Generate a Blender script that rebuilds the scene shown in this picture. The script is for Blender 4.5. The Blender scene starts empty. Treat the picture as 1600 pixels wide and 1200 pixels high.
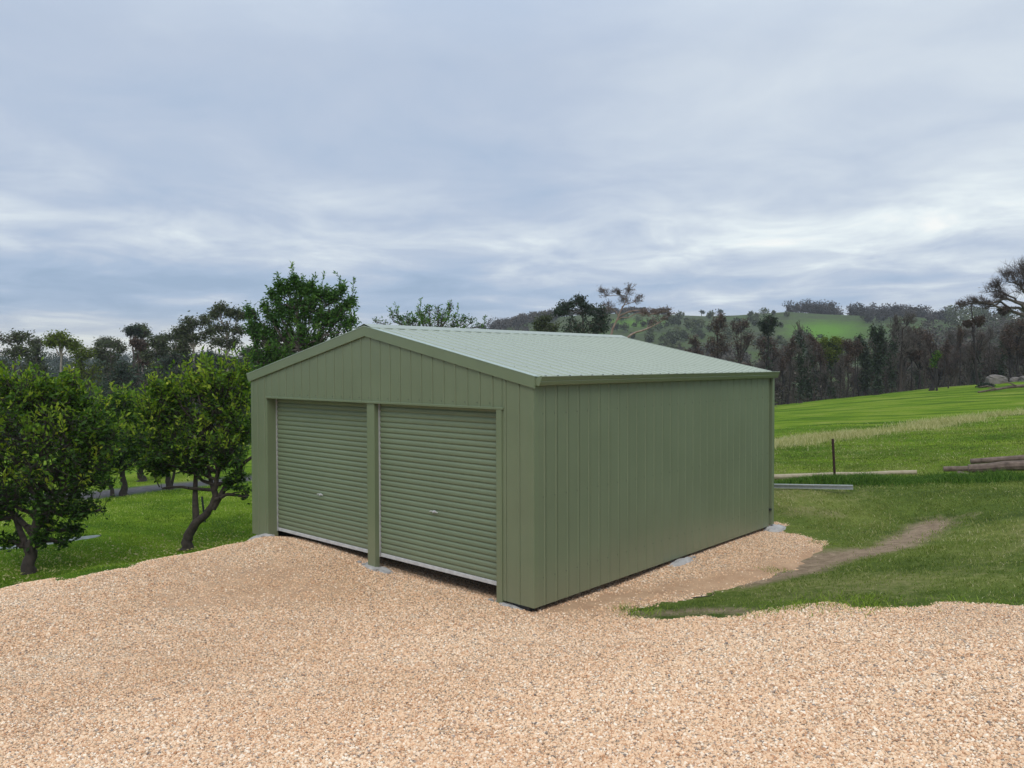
import bpy, math, random
import numpy as np
from mathutils import Vector

S = bpy.context.scene
COL = S.collection
rng = np.random.default_rng(7)

# ---------------------------------------------------------------- camera
F, PITCH, ROLL, YAW = 1245.5, -0.0245, -0.0028, 0.7353      # focal length in pixels of a 1600 px wide frame
CAM = np.array([5.8285, -6.81, 2.764])
_f = np.array([-math.sin(YAW)*math.cos(PITCH), math.cos(YAW)*math.cos(PITCH), math.sin(PITCH)])
_r = np.array([math.cos(YAW), math.sin(YAW), 0.0])
_u = np.cross(_r, _f)
_r, _u = _r*math.cos(ROLL)+_u*math.sin(ROLL), -_r*math.sin(ROLL)+_u*math.cos(ROLL)
cam = bpy.data.cameras.new('camera')
cam.sensor_width = 36; cam.lens = 36*F/1600
cam.clip_start = 0.05; cam.clip_end = 8000
co = bpy.data.objects.new('camera', cam); COL.objects.link(co)
from mathutils import Matrix
M = Matrix(((_r[0], _u[0], -_f[0]), (_r[1], _u[1], -_f[1]), (_r[2], _u[2], -_f[2])))
co.rotation_euler = M.to_euler(); co.location = CAM
S.camera = co

# ---------------------------------------------------------------- world
SUN_EL, SUN_DIR = math.radians(50), np.array([0.62, -0.78])
W = bpy.data.worlds.new('World'); S.world = W; W.use_nodes = True
nt = W.node_tree; nt.nodes.clear()
def N(t, typ, **k):
    n = t.nodes.new(typ)
    for a, v in k.items(): setattr(n, a, v)
    return n
def ramp(t, stops, fac=None, interp='LINEAR'):
    n = N(t, 'ShaderNodeValToRGB'); cr = n.color_ramp; cr.interpolation = interp
    while len(cr.elements) < len(stops): cr.elements.new(0.5)
    for e, (p, c) in zip(cr.elements, stops):
        e.position = p; e.color = (*c, 1) if len(c) == 3 else c
    if fac is not None: t.links.new(fac, n.inputs[0])
    return n
def math_(t, op, a, b=None, c=None):
    n = N(t, 'ShaderNodeMath', operation=op)
    for i, v in enumerate((a, b, c)):
        if v is None: continue
        if isinstance(v, (int, float)): n.inputs[i].default_value = v
        else: t.links.new(v, n.inputs[i])
    return n.outputs[0]
def mixc(t, f, a, b, mode='MIX'):
    n = N(t, 'ShaderNodeMix', data_type='RGBA', blend_type=mode)
    for i, v in ((0, f), (6, a), (7, b)):
        if isinstance(v, (int, float)): n.inputs[i].default_value = v
        elif isinstance(v, tuple): n.inputs[i].default_value = (*v, 1)
        else: t.links.new(v, n.inputs[i])
    return n.outputs[2]
def noise(t, vec, scale, detail=4, rough=0.5, dist=0.0):
    n = N(t, 'ShaderNodeTexNoise'); n.inputs['Scale'].default_value = scale
    n.inputs['Detail'].default_value = detail; n.inputs['Roughness'].default_value = rough
    n.inputs['Distortion'].default_value = dist
    if vec is not None: t.links.new(vec, n.inputs['Vector'])
    return n.outputs['Fac']
tc = N(nt, 'ShaderNodeTexCoord')
sep = N(nt, 'ShaderNodeSeparateXYZ'); nt.links.new(tc.outputs['Generated'], sep.inputs[0])
z = math_(nt, 'MAXIMUM', sep.outputs[2], 0.0)
den = math_(nt, 'ADD', z, 0.10)
px_ = math_(nt, 'DIVIDE', sep.outputs[0], den); py_ = math_(nt, 'DIVIDE', sep.outputs[1], den)
comb = N(nt, 'ShaderNodeCombineXYZ'); nt.links.new(px_, comb.inputs[0]); nt.links.new(py_, comb.inputs[1])
n1 = noise(nt, comb.outputs[0], 0.55, 5, 0.5, 0.6)
n2 = noise(nt, comb.outputs[0], 1.7, 6, 0.58, 0.4)
# brighter thin cloud low over the hills on the right
brt = N(nt, 'ShaderNodeVectorMath', operation='DOT_PRODUCT'); nt.links.new(tc.outputs['Generated'], brt.inputs[0])
_az = YAW - 0.5
brt.inputs[1].default_value = (-math.sin(_az)*0.985, math.cos(_az)*0.985, 0.17)
glow = N(nt, 'ShaderNodeMapRange', interpolation_type='SMOOTHSTEP'); nt.links.new(brt.outputs['Value'], glow.inputs[0])
glow.inputs[1].default_value = 0.80; glow.inputs[2].default_value = 1.0
lift = ramp(nt, [(0.0, (.85,)*3), (0.018, (.90,)*3), (0.034, (.68,)*3), (0.050, (.36,)*3), (0.066, (.20,)*3), (0.10, (.20,)*3), (0.125, (.42,)*3), (0.15, (.60,)*3), (0.18, (.42,)*3), (0.25, (.35,)*3), (0.5, (.44,)*3), (1.0, (.55,)*3)], z).outputs[0]
v = math_(nt, 'MULTIPLY', math_(nt, 'SUBTRACT', n1, 0.5), 0.62)
v2 = math_(nt, 'MULTIPLY', math_(nt, 'SUBTRACT', n2, 0.5), ramp(nt, [(0.0, (.3,)*3), (0.05, (1.5,)*3), (0.15, (1.35,)*3), (0.22, (.55,)*3), (.35, (.36,)*3), (1, (.3,)*3)], z).outputs[0])
tot = math_(nt, 'ADD', math_(nt, 'ADD', v, v2), lift)
tot = math_(nt, 'ADD', tot, math_(nt, 'MULTIPLY', glow.outputs[0], 0.24))
cc = ramp(nt, [(0.0, (.31, .42, .58)), (0.25, (.38, .485, .645)), (0.45, (.475, .555, .685)), (0.65, (.62, .69, .77)), (0.85, (.80, .87, .89)), (1.0, (.93, .95, .93))], tot)
warm = ramp(nt, [(0.0, (1.12, 1.0, .84)), (0.03, (1.04, 1.0, .93)), (0.07, (1, 1, 1))], z)
cloudc = mixc(nt, 1.0, cc.outputs[0], warm.outputs[0], 'MULTIPLY')
zen = ramp(nt, [(0.35, (1.0,)*3), (0.75, (1.5, 1.5, 1.45)), (1.0, (1.7, 1.7, 1.65))], z)    # an overcast sky brightens towards the zenith
cloudc = mixc(nt, 1.0, cloudc, zen.outputs[0], 'MULTIPLY')
sky = N(nt, 'ShaderNodeTexSky', sky_type='NISHITA'); sky.sun_disc = False
sky.sun_elevation = SUN_EL; sky.sun_rotation = math.atan2(SUN_DIR[0], SUN_DIR[1])
b1 = N(nt, 'ShaderNodeBackground'); b1.inputs[1].default_value = 0.08; nt.links.new(sky.outputs[0], b1.inputs[0])
b2 = N(nt, 'ShaderNodeBackground'); b2.inputs[1].default_value = 1.0; nt.links.new(cloudc, b2.inputs[0])
mx = N(nt, 'ShaderNodeMixShader'); mx.inputs[0].default_value = 0.93
nt.links.new(b1.outputs[0], mx.inputs[1]); nt.links.new(b2.outputs[0], mx.inputs[2])
wo = N(nt, 'ShaderNodeOutputWorld'); nt.links.new(mx.outputs[0], wo.inputs[0])

sl = bpy.data.lights.new('sun', 'SUN'); sl.energy = 1.5; sl.angle = math.radians(38); sl.color = (1.0, .95, .88)
so = bpy.data.objects.new('sun', sl); COL.objects.link(so)
sd = Vector((SUN_DIR[0]*math.cos(SUN_EL), SUN_DIR[1]*math.cos(SUN_EL), math.sin(SUN_EL)))
so.rotation_euler = sd.to_track_quat('Z', 'Y').to_euler(); so.location = (0, 0, 30)
S.view_settings.view_transform = 'Standard'; S.view_settings.look = 'None'
S.view_settings.exposure = 0.14; S.view_settings.gamma = 1.0; S.view_settings.use_curve_mapping = False

# ---------------------------------------------------------------- mesh helpers
def tag(o, label=None, cat=None, group=None, kind=None):
    if label: o['label'] = label
    if cat: o['category'] = cat
    if group: o['group'] = group
    if kind: o['kind'] = kind
    return o
def link(o, parent=None):
    COL.objects.link(o)
    if parent is not None: o.parent = parent
    return o
def mesh_np(name, V, polys, mats, parent=None, smooth=False, attrs=None, mi=None):
    """V (n,3); polys = list of (k, 3|4) int arrays"""
    me = bpy.data.meshes.new(name)
    V = np.ascontiguousarray(V, dtype=np.float32)
    me.vertices.add(len(V)); me.vertices.foreach_set('co', V.ravel())
    polys = [np.asarray(p, dtype=np.int32) for p in polys if len(p)]
    lv = np.concatenate([p.ravel() for p in polys])
    sizes = np.concatenate([np.full(len(p), p.shape[1], np.int32) for p in polys])
    me.loops.add(len(lv)); me.loops.foreach_set('vertex_index', lv)
    me.polygons.add(len(sizes))
    me.polygons.foreach_set('loop_start', np.concatenate([[0], np.cumsum(sizes)[:-1]]).astype(np.int32))
    if mi is not None: me.polygons.foreach_set('material_index', np.asarray(mi, np.int32))
    if smooth: me.polygons.foreach_set('use_smooth', np.ones(len(sizes), bool))
    for k, a in (attrs or {}).items():
        at = me.attributes.new(k, 'FLOAT', 'POINT'); at.data.foreach_set('value', np.asarray(a, np.float32))
    me.update(calc_edges=True)
    for m in (mats if isinstance(mats, list) else [mats]): me.materials.append(m)
    return link(bpy.data.objects.new(name, me), parent)
class MB:
    def __init__(s): s.v = []; s.f = []
    def add(s, vs, fs):
        o = len(s.v); s.v += [tuple(map(float, p)) for p in vs]; s.f += [tuple(i+o for i in q) for q in fs]
    def box(s, x0, x1, y0, y1, z0, z1):
        s.add([(x0,y0,z0),(x1,y0,z0),(x1,y1,z0),(x0,y1,z0),(x0,y0,z1),(x1,y0,z1),(x1,y1,z1),(x0,y1,z1)],
              [(0,3,2,1),(4,5,6,7),(0,1,5,4),(1,2,6,5),(2,3,7,6),(3,0,4,7)])
    def prism(s, pts, a, b):
        """extrude closed polygon pts (3d) by vector b-a"""
        n = len(pts); d = np.array(b)-np.array(a)
        s.add([tuple(p) for p in pts]+[tuple(np.array(p)+d) for p in pts],
              [tuple(range(n))[::-1], tuple(range(n, 2*n))]+[(i, (i+1) % n, n+(i+1) % n, n+i) for i in range(n)])
    def tube(s, P, R, n=8, cap=True):
        P = np.array(P, float); k = len(P); R = np.broadcast_to(R, (k,)); o = len(s.v)
        T = np.gradient(P, axis=0); T /= np.linalg.norm(T, axis=1)[:, None]+1e-9
        ref = np.array([0, 0, 1.]) if abs(T[0, 2]) < .9 else np.array([1., 0, 0])
        for i in range(k):
            a = np.cross(T[i], ref); a /= np.linalg.norm(a); b = np.cross(T[i], a)
            for j in range(n):
                w = 2*math.pi*j/n; s.v.append(tuple(P[i]+R[i]*(a*math.cos(w)+b*math.sin(w))))
        for i in range(k-1):
            for j in range(n):
                s.f.append((o+i*n+j, o+i*n+(j+1) % n, o+(i+1)*n+(j+1) % n, o+(i+1)*n+j))
        if cap: s.f.append(tuple(range(o, o+n))[::-1]); s.f.append(tuple(range(o+(k-1)*n, o+k*n)))
    def build(s, name, mat, parent=None, smooth=False, bevel=0):
        me = bpy.data.meshes.new(name); me.from_pydata(s.v, [], s.f); me.update(); me.materials.append(mat)
        if smooth: me.polygons.foreach_set('use_smooth', np.ones(len(me.polygons), bool))
        o = link(bpy.data.objects.new(name, me), parent)
        if bevel:
            b = o.modifiers.new('bevel', 'BEVEL'); b.width = bevel; b.segments = 2; b.limit_method = 'ANGLE'
        return o
def empty(name, loc, rz=0):
    o = bpy.data.objects.new(name, None); o.location = loc; o.rotation_euler = (0, 0, rz); o.empty_display_size = .2
    return link(o)
def snoise(x, y, s=1.0, seed=0):
    r = np.random.default_rng(seed+100); out = 0; amp = 0
    for k in range(4):
        for j in range(3):
            a = r.uniform(0, 6.28); p = r.uniform(0, 6.28); fr = s*(1.9**k)*r.uniform(.8, 1.2)
            out = out+np.sin((x*math.cos(a)+y*math.sin(a))*fr+p+1.3*np.sin((x*math.sin(a)-y*math.cos(a))*fr*.7+p*2))*(.55**k)
            amp += .55**k
    return out/amp*1.8

# ---------------------------------------------------------------- terrain heights
ZE = CAM[2]
def zpy(py, D): return ZE-(py-569.5)/F*D
CP = []                                # (lateral pixel, depth, z)
for p in [(0,1200,.35),(800,1200,.55),(1600,1200,.85),(0,1050,.05),(800,1050,.25),(1600,1050,.66),(-500,1050,-.05),(2100,1050,.9),
          (800,960,-.05),(400,950,-.06),(0,925,-.15),(1600,940,.5),(1300,946,.30),(1100,962,.10),(1000,968,.0),(900,965,-.04),(1440,940,.4),
          (1100,925,-.10),(1250,880,-.10),(1380,850,.0),(1450,820,.10),(1200,936,.10),(1300,912,.2),(1400,895,.22),(1600,880,.5),(1600,820,.42),
          (1250,824,-.03),(1300,803,.10),(1370,800,.12),(1250,778,.27),(1300,766,.3),(1450,775,.42),(1600,770,.6),(1306,752,.24),(1500,748,.38),(1600,748,.5)]:
    CP.append((p[0], (ZE-p[2])/((p[1]-569.5)/F), p[2]))
for p in [(1215,700,27),(1400,700,25),(1600,680,25),(1215,662,42),(1400,650,42),(1600,630,45),(1215,634,88),(1280,628,88),(1400,615,85),(1500,605,80),(1600,598,80),
          (40,893,14.5),(288,860,16),(400,825,18),(100,822,19),(200,800,22),(350,792,22),(200,770,28),(380,757,30),(50,790,25),(200,748,34),(200,722,48),(380,737,36)]:
    CP.append((p[0], p[2], zpy(p[1], p[2])))
CP += [(20,12.2,-.92),(140,12.6,-.92),(288,13.6,-.85),(400,14.8,-.7),(500,19,-.8),(-300,12,-1),(-300,20,-1.4),(-300,40,-2.6),(2000,20,.9),(2000,45,1.2),(2000,85,2),
       (700,25,-.9),(900,26,-.5),(1100,22,-.05),(1000,40,-1),(700,50,-2.5),(1000,90,-3.6),(1250,125,-4.5),(1600,125,-1.5),(0,75,-4.6),(400,75,-4.4),(0,150,-7),(700,150,-7),(1300,180,-7),(1900,150,-3),
       (800,2.2,1.0),(0,2.2,.95),(1600,2.2,1.1),(2100,4,1.1),(-500,4,.6)]
PT = [((p[0]-800)/F, p[1], p[2]) for p in CP]
cu = [math.atan(a) for a, D, z_ in PT]; cr_ = [math.log(D*math.sqrt(1+a*a)) for a, D, z_ in PT]; cz = [z_ for _, _, z_ in PT]
FX, FY = -math.sin(YAW), math.cos(YAW); RX, RY = math.cos(YAW), math.sin(YAW)
def polar(x, y):
    dx = x-CAM[0]; dy = y-CAM[1]; d = dx*FX+dy*FY; l = dx*RX+dy*RY
    return np.arctan2(l, d), np.log(np.maximum(np.hypot(d, l), .5))
for (x, y, z_) in [(0,0,-.07),(-6,0,-.07),(-6.2,-2.5,-.12),(-3,-1,-.07),(-1.5,-.6,-.06),(0,6,-.06),(-6,6,-.1),(.5,3,-.06),(-3,3,-.07),(.25,-.5,-.05),(.75,5.3,-.07),(-7.4,2,-.6),(-7.4,6,-.7),(-3,8,-.1),(.1,4.6,-.06)]:
    a, r = polar(np.float64(x), np.float64(y)); cu.append(float(a)); cr_.append(float(r)); cz.append(z_)
CU = np.array(cu); CR = np.array(cr_); CZ = np.array(cz)
_K = lambda du, dr: np.sqrt(du*du+dr*dr+.0016)
_A = _K(CU[:, None]-CU, CR[:, None]-CR); _w = np.linalg.solve(_A-np.eye(len(CU))*.004, CZ-CZ.mean())
SKY_PX = [-600,500,640,740,780,830,870,920,1000,1050,1100,1150,1190,1230,1290,1330,1420,1480,1520,1600,1800,2400]
SKY_PY = [575,575,560,522,513,502,496,491,490,493,495,494,491,489,493,495,496,503,508,500,490,500]
def height(x, y, detail=True):
    x = np.asarray(x, float); y = np.asarray(y, float); sh = x.shape; x = x.ravel(); y = y.ravel()
    a, lr = polar(x, y); ac = np.clip(a, -.8, .8); lrc = np.minimum(lr, math.log(190))
    out = np.empty(len(x))
    for i in range(0, len(x), 20000):
        s = slice(i, i+20000); out[s] = _K(ac[s, None]-CU, lrc[s, None]-CR)@_w+CZ.mean()
    r = np.exp(lr)
    t = np.clip((np.abs(a)-.8)/1.0, 0, 1); t = t*t*(3-2*t)
    out = out*(1-t)+t*(1.0+np.clip((r-8)/150, 0, 1)*-4)
    if detail:
        und = np.clip((r-9)/6, 0, 1)
        pad = np.clip(np.maximum(np.maximum(x-.6, -6.4-x), np.maximum(-1.2-y, y-6.8))/1.0, 0, 1)
        lw = np.exp(-((r-13.5)/4.5)**2)*(a > .05)
        out += (snoise(x, y, 2.6, 41)*.028*lw+snoise(x, y, 1.1, 42)*.035*lw+snoise(x, y, 1.6, 1)*.022*und+snoise(x, y, .5, 2)*.03*und*np.clip((r-12)/20, 0, 1.5))*pad
        out += snoise(x, y, .9, 9)*.012*(1-und)
    # far hills
    k = np.clip((r-190)/(500-190), 0, 1)
    pxv = 800+F*np.tan(np.clip(a, -.95, .95))
    top = ZE+(569.5-np.interp(pxv, SKY_PX, SKY_PY))/F*500*np.cos(np.clip(a, -.9, .9))
    tt = np.clip((np.abs(a)-.95)/.8, 0, 1); top = top*(1-tt)+tt*10
    kk = k*k*(3-2*k)*.55+k*.45
    fall = np.clip((r-500)/600, 0, 1)
    hz = (top-out)*kk*(1-fall*1.0)
    out = out+np.where(r > 190, hz+snoise(x, y, .018, 5)*2.2*np.sin(np.pi*np.clip(k, 0, 1)), 0)
    return out.reshape(sh)
def ray(px, py):
    d = _f+_r*(px-800)/F-_u*(py-600)/F
    return d
def at_px(px, py, far=160):
    d = ray(px, py); t = np.geomspace(2.5, far, 500)
    P = CAM+t[:, None]*d; h = height(P[:, 0], P[:, 1], False)
    i = np.argmax(P[:, 2] < h)
    if i == 0: i = len(t)-1
    a = P[i-1, 2]-h[i-1]; b = h[i]-P[i, 2]; w = a/(a+b+1e-9)
    return P[i-1]*(1-w)+P[i]*w
def at_D(px, D):
    l = (px-800)/F*D
    x = CAM[0]+FX*D+RX*l; y = CAM[1]+FY*D+RY*l
    return float(x), float(y), float(height(x, y))

# ---------------------------------------------------------------- materials
def mat(name):
    m = bpy.data.materials.new(name); m.use_nodes = True; t = m.node_tree; t.nodes.clear()
    o = N(t, 'ShaderNodeOutputMaterial'); b = N(t, 'ShaderNodeBsdfPrincipled'); t.links.new(b.outputs[0], o.inputs[0])
    return m, t, b, o
def setb(b, **k):
    for a, v in k.items():
        n = a.replace('_', ' ')
        i = b.inputs[n]
        i.default_value = (*v, 1) if isinstance(v, tuple) and len(v) == 3 else v
def objc(t): return N(t, 'ShaderNodeTexCoord').outputs['Object']
def geo(t): return N(t, 'ShaderNodeNewGeometry').outputs['Position']
def bump(t, b, h, s=.3, d=.01):
    n = N(t, 'ShaderNodeBump'); n.inputs['Strength'].default_value = s; n.inputs['Distance'].default_value = d
    t.links.new(h, n.inputs['Height']); t.links.new(n.outputs[0], b.inputs['Normal'])
def simple(name, c1, c2, scale, rough=.8, bs=.3, bd=.01, metal=0.0, detail=5):
    m, t, b, o = mat(name); p = geo(t); f = noise(t, p, scale, detail, .6)
    r = ramp(t, [(.3, c1), (.7, c2)], f); t.links.new(r.outputs[0], b.inputs['Base Color'])
    setb(b, Roughness=rough, Metallic=metal)
    if bs: bump(t, b, f, bs, bd)
    return m
def paint(name, base, rough=.42, coat=.25, spread=.06):
    m, t, b, o = mat(name); p = geo(t)
    f = noise(t, p, 1.3, 5, .6); f2 = noise(t, p, 40, 3, .6)
    dk = tuple(c*(1-spread) for c in base); lt = tuple(c*(1+spread) for c in base)
    r = ramp(t, [(.3, dk), (.7, lt)], f)
    # dust splashed up from the gravel along the foot of the walls
    sp = N(t, 'ShaderNodeSeparateXYZ'); t.links.new(p, sp.inputs[0])
    lo = N(t, 'ShaderNodeMapRange'); t.links.new(sp.outputs[2], lo.inputs[0]); lo.inputs[1].default_value = .55; lo.inputs[2].default_value = 0.0
    dust = math_(t, 'MULTIPLY', lo.outputs[0], math_(t, 'MULTIPLY', f2, .28))
    t.links.new(mixc(t, dust, r.outputs[0], (.34, .27, .19)), b.inputs['Base Color'])
    rr = N(t, 'ShaderNodeMapRange'); t.links.new(f, rr.inputs[0]); rr.inputs[3].default_value = rough-.06; rr.inputs[4].default_value = rough+.08
    t.links.new(rr.outputs[0], b.inputs['Roughness'])
    setb(b, Coat_Weight=coat, Coat_Roughness=.3)
    bump(t, b, noise(t, p, 1.7, 2, .5), .16, .035)
    return m
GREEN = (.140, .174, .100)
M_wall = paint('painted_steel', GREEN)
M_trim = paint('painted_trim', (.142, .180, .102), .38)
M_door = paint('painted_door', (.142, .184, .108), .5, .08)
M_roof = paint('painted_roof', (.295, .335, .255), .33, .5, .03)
M_lip_lit = paint('sky_lit_lip', (.33, .42, .33), .25, 1.0, .02)  # flange colour lightened, the sky it catches is put into the paint
M_galv = simple('galvanised_steel', (.45, .47, .48), (.62, .64, .65), 18, .42, .05, .002, .75)
M_alu = simple('pale_aluminium', (.42, .43, .43), (.58, .59, .58), 12, .5, .05, .002, .1)
M_dark = simple('bare_steel_dark', (.03, .035, .04), (.06, .065, .07), 10, .5, .1, .002, .5)
M_conc = simple('rough_concrete', (.27, .262, .25), (.47, .455, .44), 9, .9, .6, .02)
M_rust = simple('rusty_steel', (.05, .03, .022), (.12, .055, .035), 25, .85, .3, .003)
M_rust2 = simple('dark_rusty_steel', (.025, .014, .011), (.07, .03, .022), 25, .85, .3, .003)
M_inner = simple('interior_steel', (.2, .21, .2), (.26, .27, .26), 3, .6, 0)

def grass_mat(name, far=False):
    m, t, b, o = mat(name); p = geo(t)
    st = N(t, 'ShaderNodeMapping'); t.links.new(p, st.inputs[0]); st.inputs['Rotation'].default_value = (0, 0, -YAW+.1); st.inputs['Scale'].default_value = (.35, 1.0, 1)
    a = noise(t, st.outputs[0], .45, 6, .6, .4); c = noise(t, p, 5.5, 6, .7); dd = noise(t, p, 45, 3, .7)
    g1 = ramp(t, [(.32, (.05, .105, .012)), (.44, (.10, .19, .013)), (.54, (.17, .265, .020)), (.68, (.25, .30, .055))], a).outputs[0]
    lw = N(t, 'ShaderNodeAttribute', attribute_name='lawn').outputs['Fac']
    g1b = ramp(t, [(.32, (.065, .10, .026)), (.45, (.12, .17, .036)), (.57, (.185, .225, .055)), (.70, (.27, .28, .10))], a).outputs[0]
    g1 = mixc(t, lw, g1, g1b)
    g2 = mixc(t, .55, g1, ramp(t, [(.25, (.35,)*3), (.5, (.85,)*3), (.75, (1.35, 1.3, 1.1))], c).outputs[0], 'MULTIPLY')
    g2 = mixc(t, .6, g2, ramp(t, [(.3, (.45,)*3), (.7, (1.35,)*3)], dd).outputs[0], 'MULTIPLY')
    at = N(t, 'ShaderNodeAttribute', attribute_name='dirt'); at2 = N(t, 'ShaderNodeAttribute', attribute_name='dry'); at3 = N(t, 'ShaderNodeAttribute', attribute_name='track')
    soil = ramp(t, [(.3, (.20, .145, .095)), (.6, (.36, .27, .185)), (.8, (.44, .34, .24))], noise(t, p, 7, 6, .7)).outputs[0]
    def edge(att, amt=1.1):
        x = math_(t, 'ADD', att.outputs['Fac'], math_(t, 'MULTIPLY', math_(t, 'SUBTRACT', c, .5), amt))
        r = N(t, 'ShaderNodeMapRange'); t.links.new(x, r.inputs[0]); r.inputs[1].default_value = .22; r.inputs[2].default_value = .85
        return r.outputs[0]
    k = mixc(t, edge(at2, 1.2), g2, ramp(t, [(.3, (.17, .165, .06)), (.7, (.32, .27, .14))], c).outputs[0])
    k = mixc(t, edge(at), k, soil)
    k = mixc(t, edge(at3, .3), k, ramp(t, [(.3, (.10, .095, .10)), (.7, (.17, .165, .17))], c).outputs[0])
    t.links.new(k, b.inputs['Base Color']); setb(b, Roughness=1.0); b.inputs['Specular IOR Level'].default_value = .04
    bump(t, b, math_(t, 'ADD', math_(t, 'MULTIPLY', c, .7), math_(t, 'MULTIPLY', dd, .3)), .9, .09)
    return m
M_grass = grass_mat('pasture')
PEB = [(0.0, (.15, .12, .10)), (.03, (.38, .32, .27)), (.08, (.50, .27, .14)), (.17, (.64, .41, .245)), (.36, (.74, .52, .33)), (.56, (.82, .62, .42)), (.80, (.76, .53, .34)), (.91, (.88, .78, .63))]
def gravel_mat():
    m, t, b, o = mat('gravel_bed'); p = geo(t)
    vo = N(t, 'ShaderNodeTexVoronoi'); vo.inputs['Scale'].default_value = 62; t.links.new(p, vo.inputs['Vector'])
    sp = N(t, 'ShaderNodeSeparateColor'); t.links.new(vo.outputs['Color'], sp.inputs[0])
    pc = ramp(t, PEB, sp.outputs[0], 'CONSTANT').outputs[0]
    gap = ramp(t, [(.0, (1.05,)*3), (.4, (.85,)*3), (.7, (.30,)*3)], vo.outputs['Distance']).outputs[0]
    pc = mixc(t, .8, pc, gap, 'MULTIPLY')
    big = noise(t, p, .55, 4, .6, .5); mid = noise(t, p, 3.0, 5, .6)
    pc = mixc(t, 1.0, pc, ramp(t, [(.3, (.96, .87, .79)), (.48, (1.02, .96, .92)), (.68, (1.06, 1.04, 1.03))], big).outputs[0], 'MULTIPLY')
    sand = ramp(t, [(.3, (.42, .25, .145)), (.7, (.58, .385, .24))], mid).outputs[0]
    at = N(t, 'ShaderNodeAttribute', attribute_name='dirt')
    x = math_(t, 'ADD', at.outputs['Fac'], math_(t, 'MULTIPLY', math_(t, 'SUBTRACT', mid, .5), .9))
    r = N(t, 'ShaderNodeMapRange'); t.links.new(x, r.inputs[0]); r.inputs[1].default_value = .3; r.inputs[2].default_value = .75
    t.links.new(mixc(t, r.outputs[0], pc, sand), b.inputs['Base Color'])
    setb(b, Roughness=.85); b.inputs['Specular IOR Level'].default_value = .25
    hh = math_(t, 'SUBTRACT', 1.0, vo.outputs['Distance'])
    bump(t, b, math_(t, 'ADD', math_(t, 'MULTIPLY', hh, .6), math_(t, 'MULTIPLY', mid, .8)), .8, .02)
    return m
M_gravel = gravel_mat()
m, t, b, o = mat('pebble_stone')
oi = N(t, 'ShaderNodeObjectInfo'); pc = ramp(t, PEB, oi.outputs['Random']).outputs[0]
big = noise(t, geo(t), .55, 4, .6, .5)
pc = mixc(t, 1.0, pc, ramp(t, [(.3, (.96, .87, .79)), (.48, (1.02, .96, .92)), (.68, (1.06, 1.04, 1.03))], big).outputs[0], 'MULTIPLY')
t.links.new(pc, b.inputs['Base Color']); setb(b, Roughness=.7)
M_peb = m

def leaf_mat(name, stops, trans=.35, rough=.55, spec=.4):
    m, t, b, o = mat(name)
    at = N(t, 'ShaderNodeAttribute', attribute_name='tint')
    c = ramp(t, stops, at.outputs['Fac']).outputs[0]
    t.links.new(c, b.inputs['Base Color']); setb(b, Roughness=rough); b.inputs['Specular IOR Level'].default_value = spec
    tr = N(t, 'ShaderNodeBsdfTranslucent'); t.links.new(mixc(t, 1.0, c, (1.3, 1.4, .6), 'MULTIPLY'), tr.inputs[0])
    ms = N(t, 'ShaderNodeMixShader'); ms.inputs[0].default_value = trans
    t.links.new(b.outputs[0], ms.inputs[1]); t.links.new(tr.outputs[0], ms.inputs[2]); t.links.new(ms.outputs[0], o.inputs[0])
    return m
L_citrus = leaf_mat('broad_leaves', [(0, (.012, .030, .007)), (.35, (.036, .088, .012)), (.6, (.092, .185, .018)), (.85, (.21, .31, .025)), (1, (.40, .45, .05))], .35, .6, .2)
L_pear = leaf_mat('upright_leaves', [(0, (.026, .066, .020)), (.5, (.062, .14, .034)), (.85, (.12, .23, .05)), (1, (.24, .34, .08))], .35, .6, .2)
L_gum = leaf_mat('gum_leaves', [(0, (.034, .046, .022)), (.5, (.075, .092, .046)), (1, (.135, .155, .075))], .2, .7, .15)
L_gumY = leaf_mat('yellow_gum_leaves', [(0, (.06, .085, .014)), (.5, (.12, .16, .022)), (1, (.20, .24, .035))], .25, .7, .15)
L_gumB = leaf_mat('blue_gum_leaves', [(0, (.022, .034, .026)), (.5, (.042, .062, .045)), (1, (.07, .10, .07))], .2, .7, .15)
L_brown = leaf_mat('scorched_leaves', [(0, (.035, .022, .016)), (.5, (.080, .048, .034)), (1, (.15, .09, .06))], .15)
L_dkgrn = leaf_mat('dark_regrowth', [(0, (.012, .022, .012)), (.6, (.026, .045, .02)), (1, (.05, .075, .03))], .15)
L_far = leaf_mat('distant_foliage', [(0, (.028, .028, .024)), (.5, (.055, .052, .046)), (1, (.095, .085, .078))], 0.0, .9, .1)
L_twig = leaf_mat('twig_mass', [(0, (.025, .022, .016)), (.5, (.06, .052, .038)), (1, (.11, .095, .07))], 0.0, .9)
L_blade = leaf_mat('grass_blades', [(0, (.065, .115, .018)), (.25, (.135, .22, .026)), (.5, (.225, .33, .04)), (.72, (.34, .40, .09)), (1, (.56, .52, .28))], .3, .8, .06)
L_worn = leaf_mat('worn_grass_blades', [(0, (.065, .10, .028)), (.25, (.12, .17, .038)), (.5, (.20, .25, .06)), (.72, (.32, .32, .13)), (1, (.55, .49, .32))], .3, .8, .06)
L_weed = leaf_mat('weed_blades', [(0, (.035, .085, .016)), (.6, (.085, .17, .028)), (1, (.19, .28, .06))], .3, .7, .1)
L_dry = leaf_mat('dry_blades', [(0, (.26, .27, .09)), (.5, (.44, .40, .20)), (1, (.62, .56, .36))], .3, .8, .1)
B_dark = simple('dark_bark', (.022, .017, .014), (.06, .048, .038), 12, .95, .8, .02)
B_grey = simple('grey_bark', (.05, .04, .032), (.12, .10, .085), 9, .95, .6, .02)
B_pale = simple('pale_gum_bark', (.16, .13, .11), (.36, .31, .27), 5, .85, .4, .02)
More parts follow.
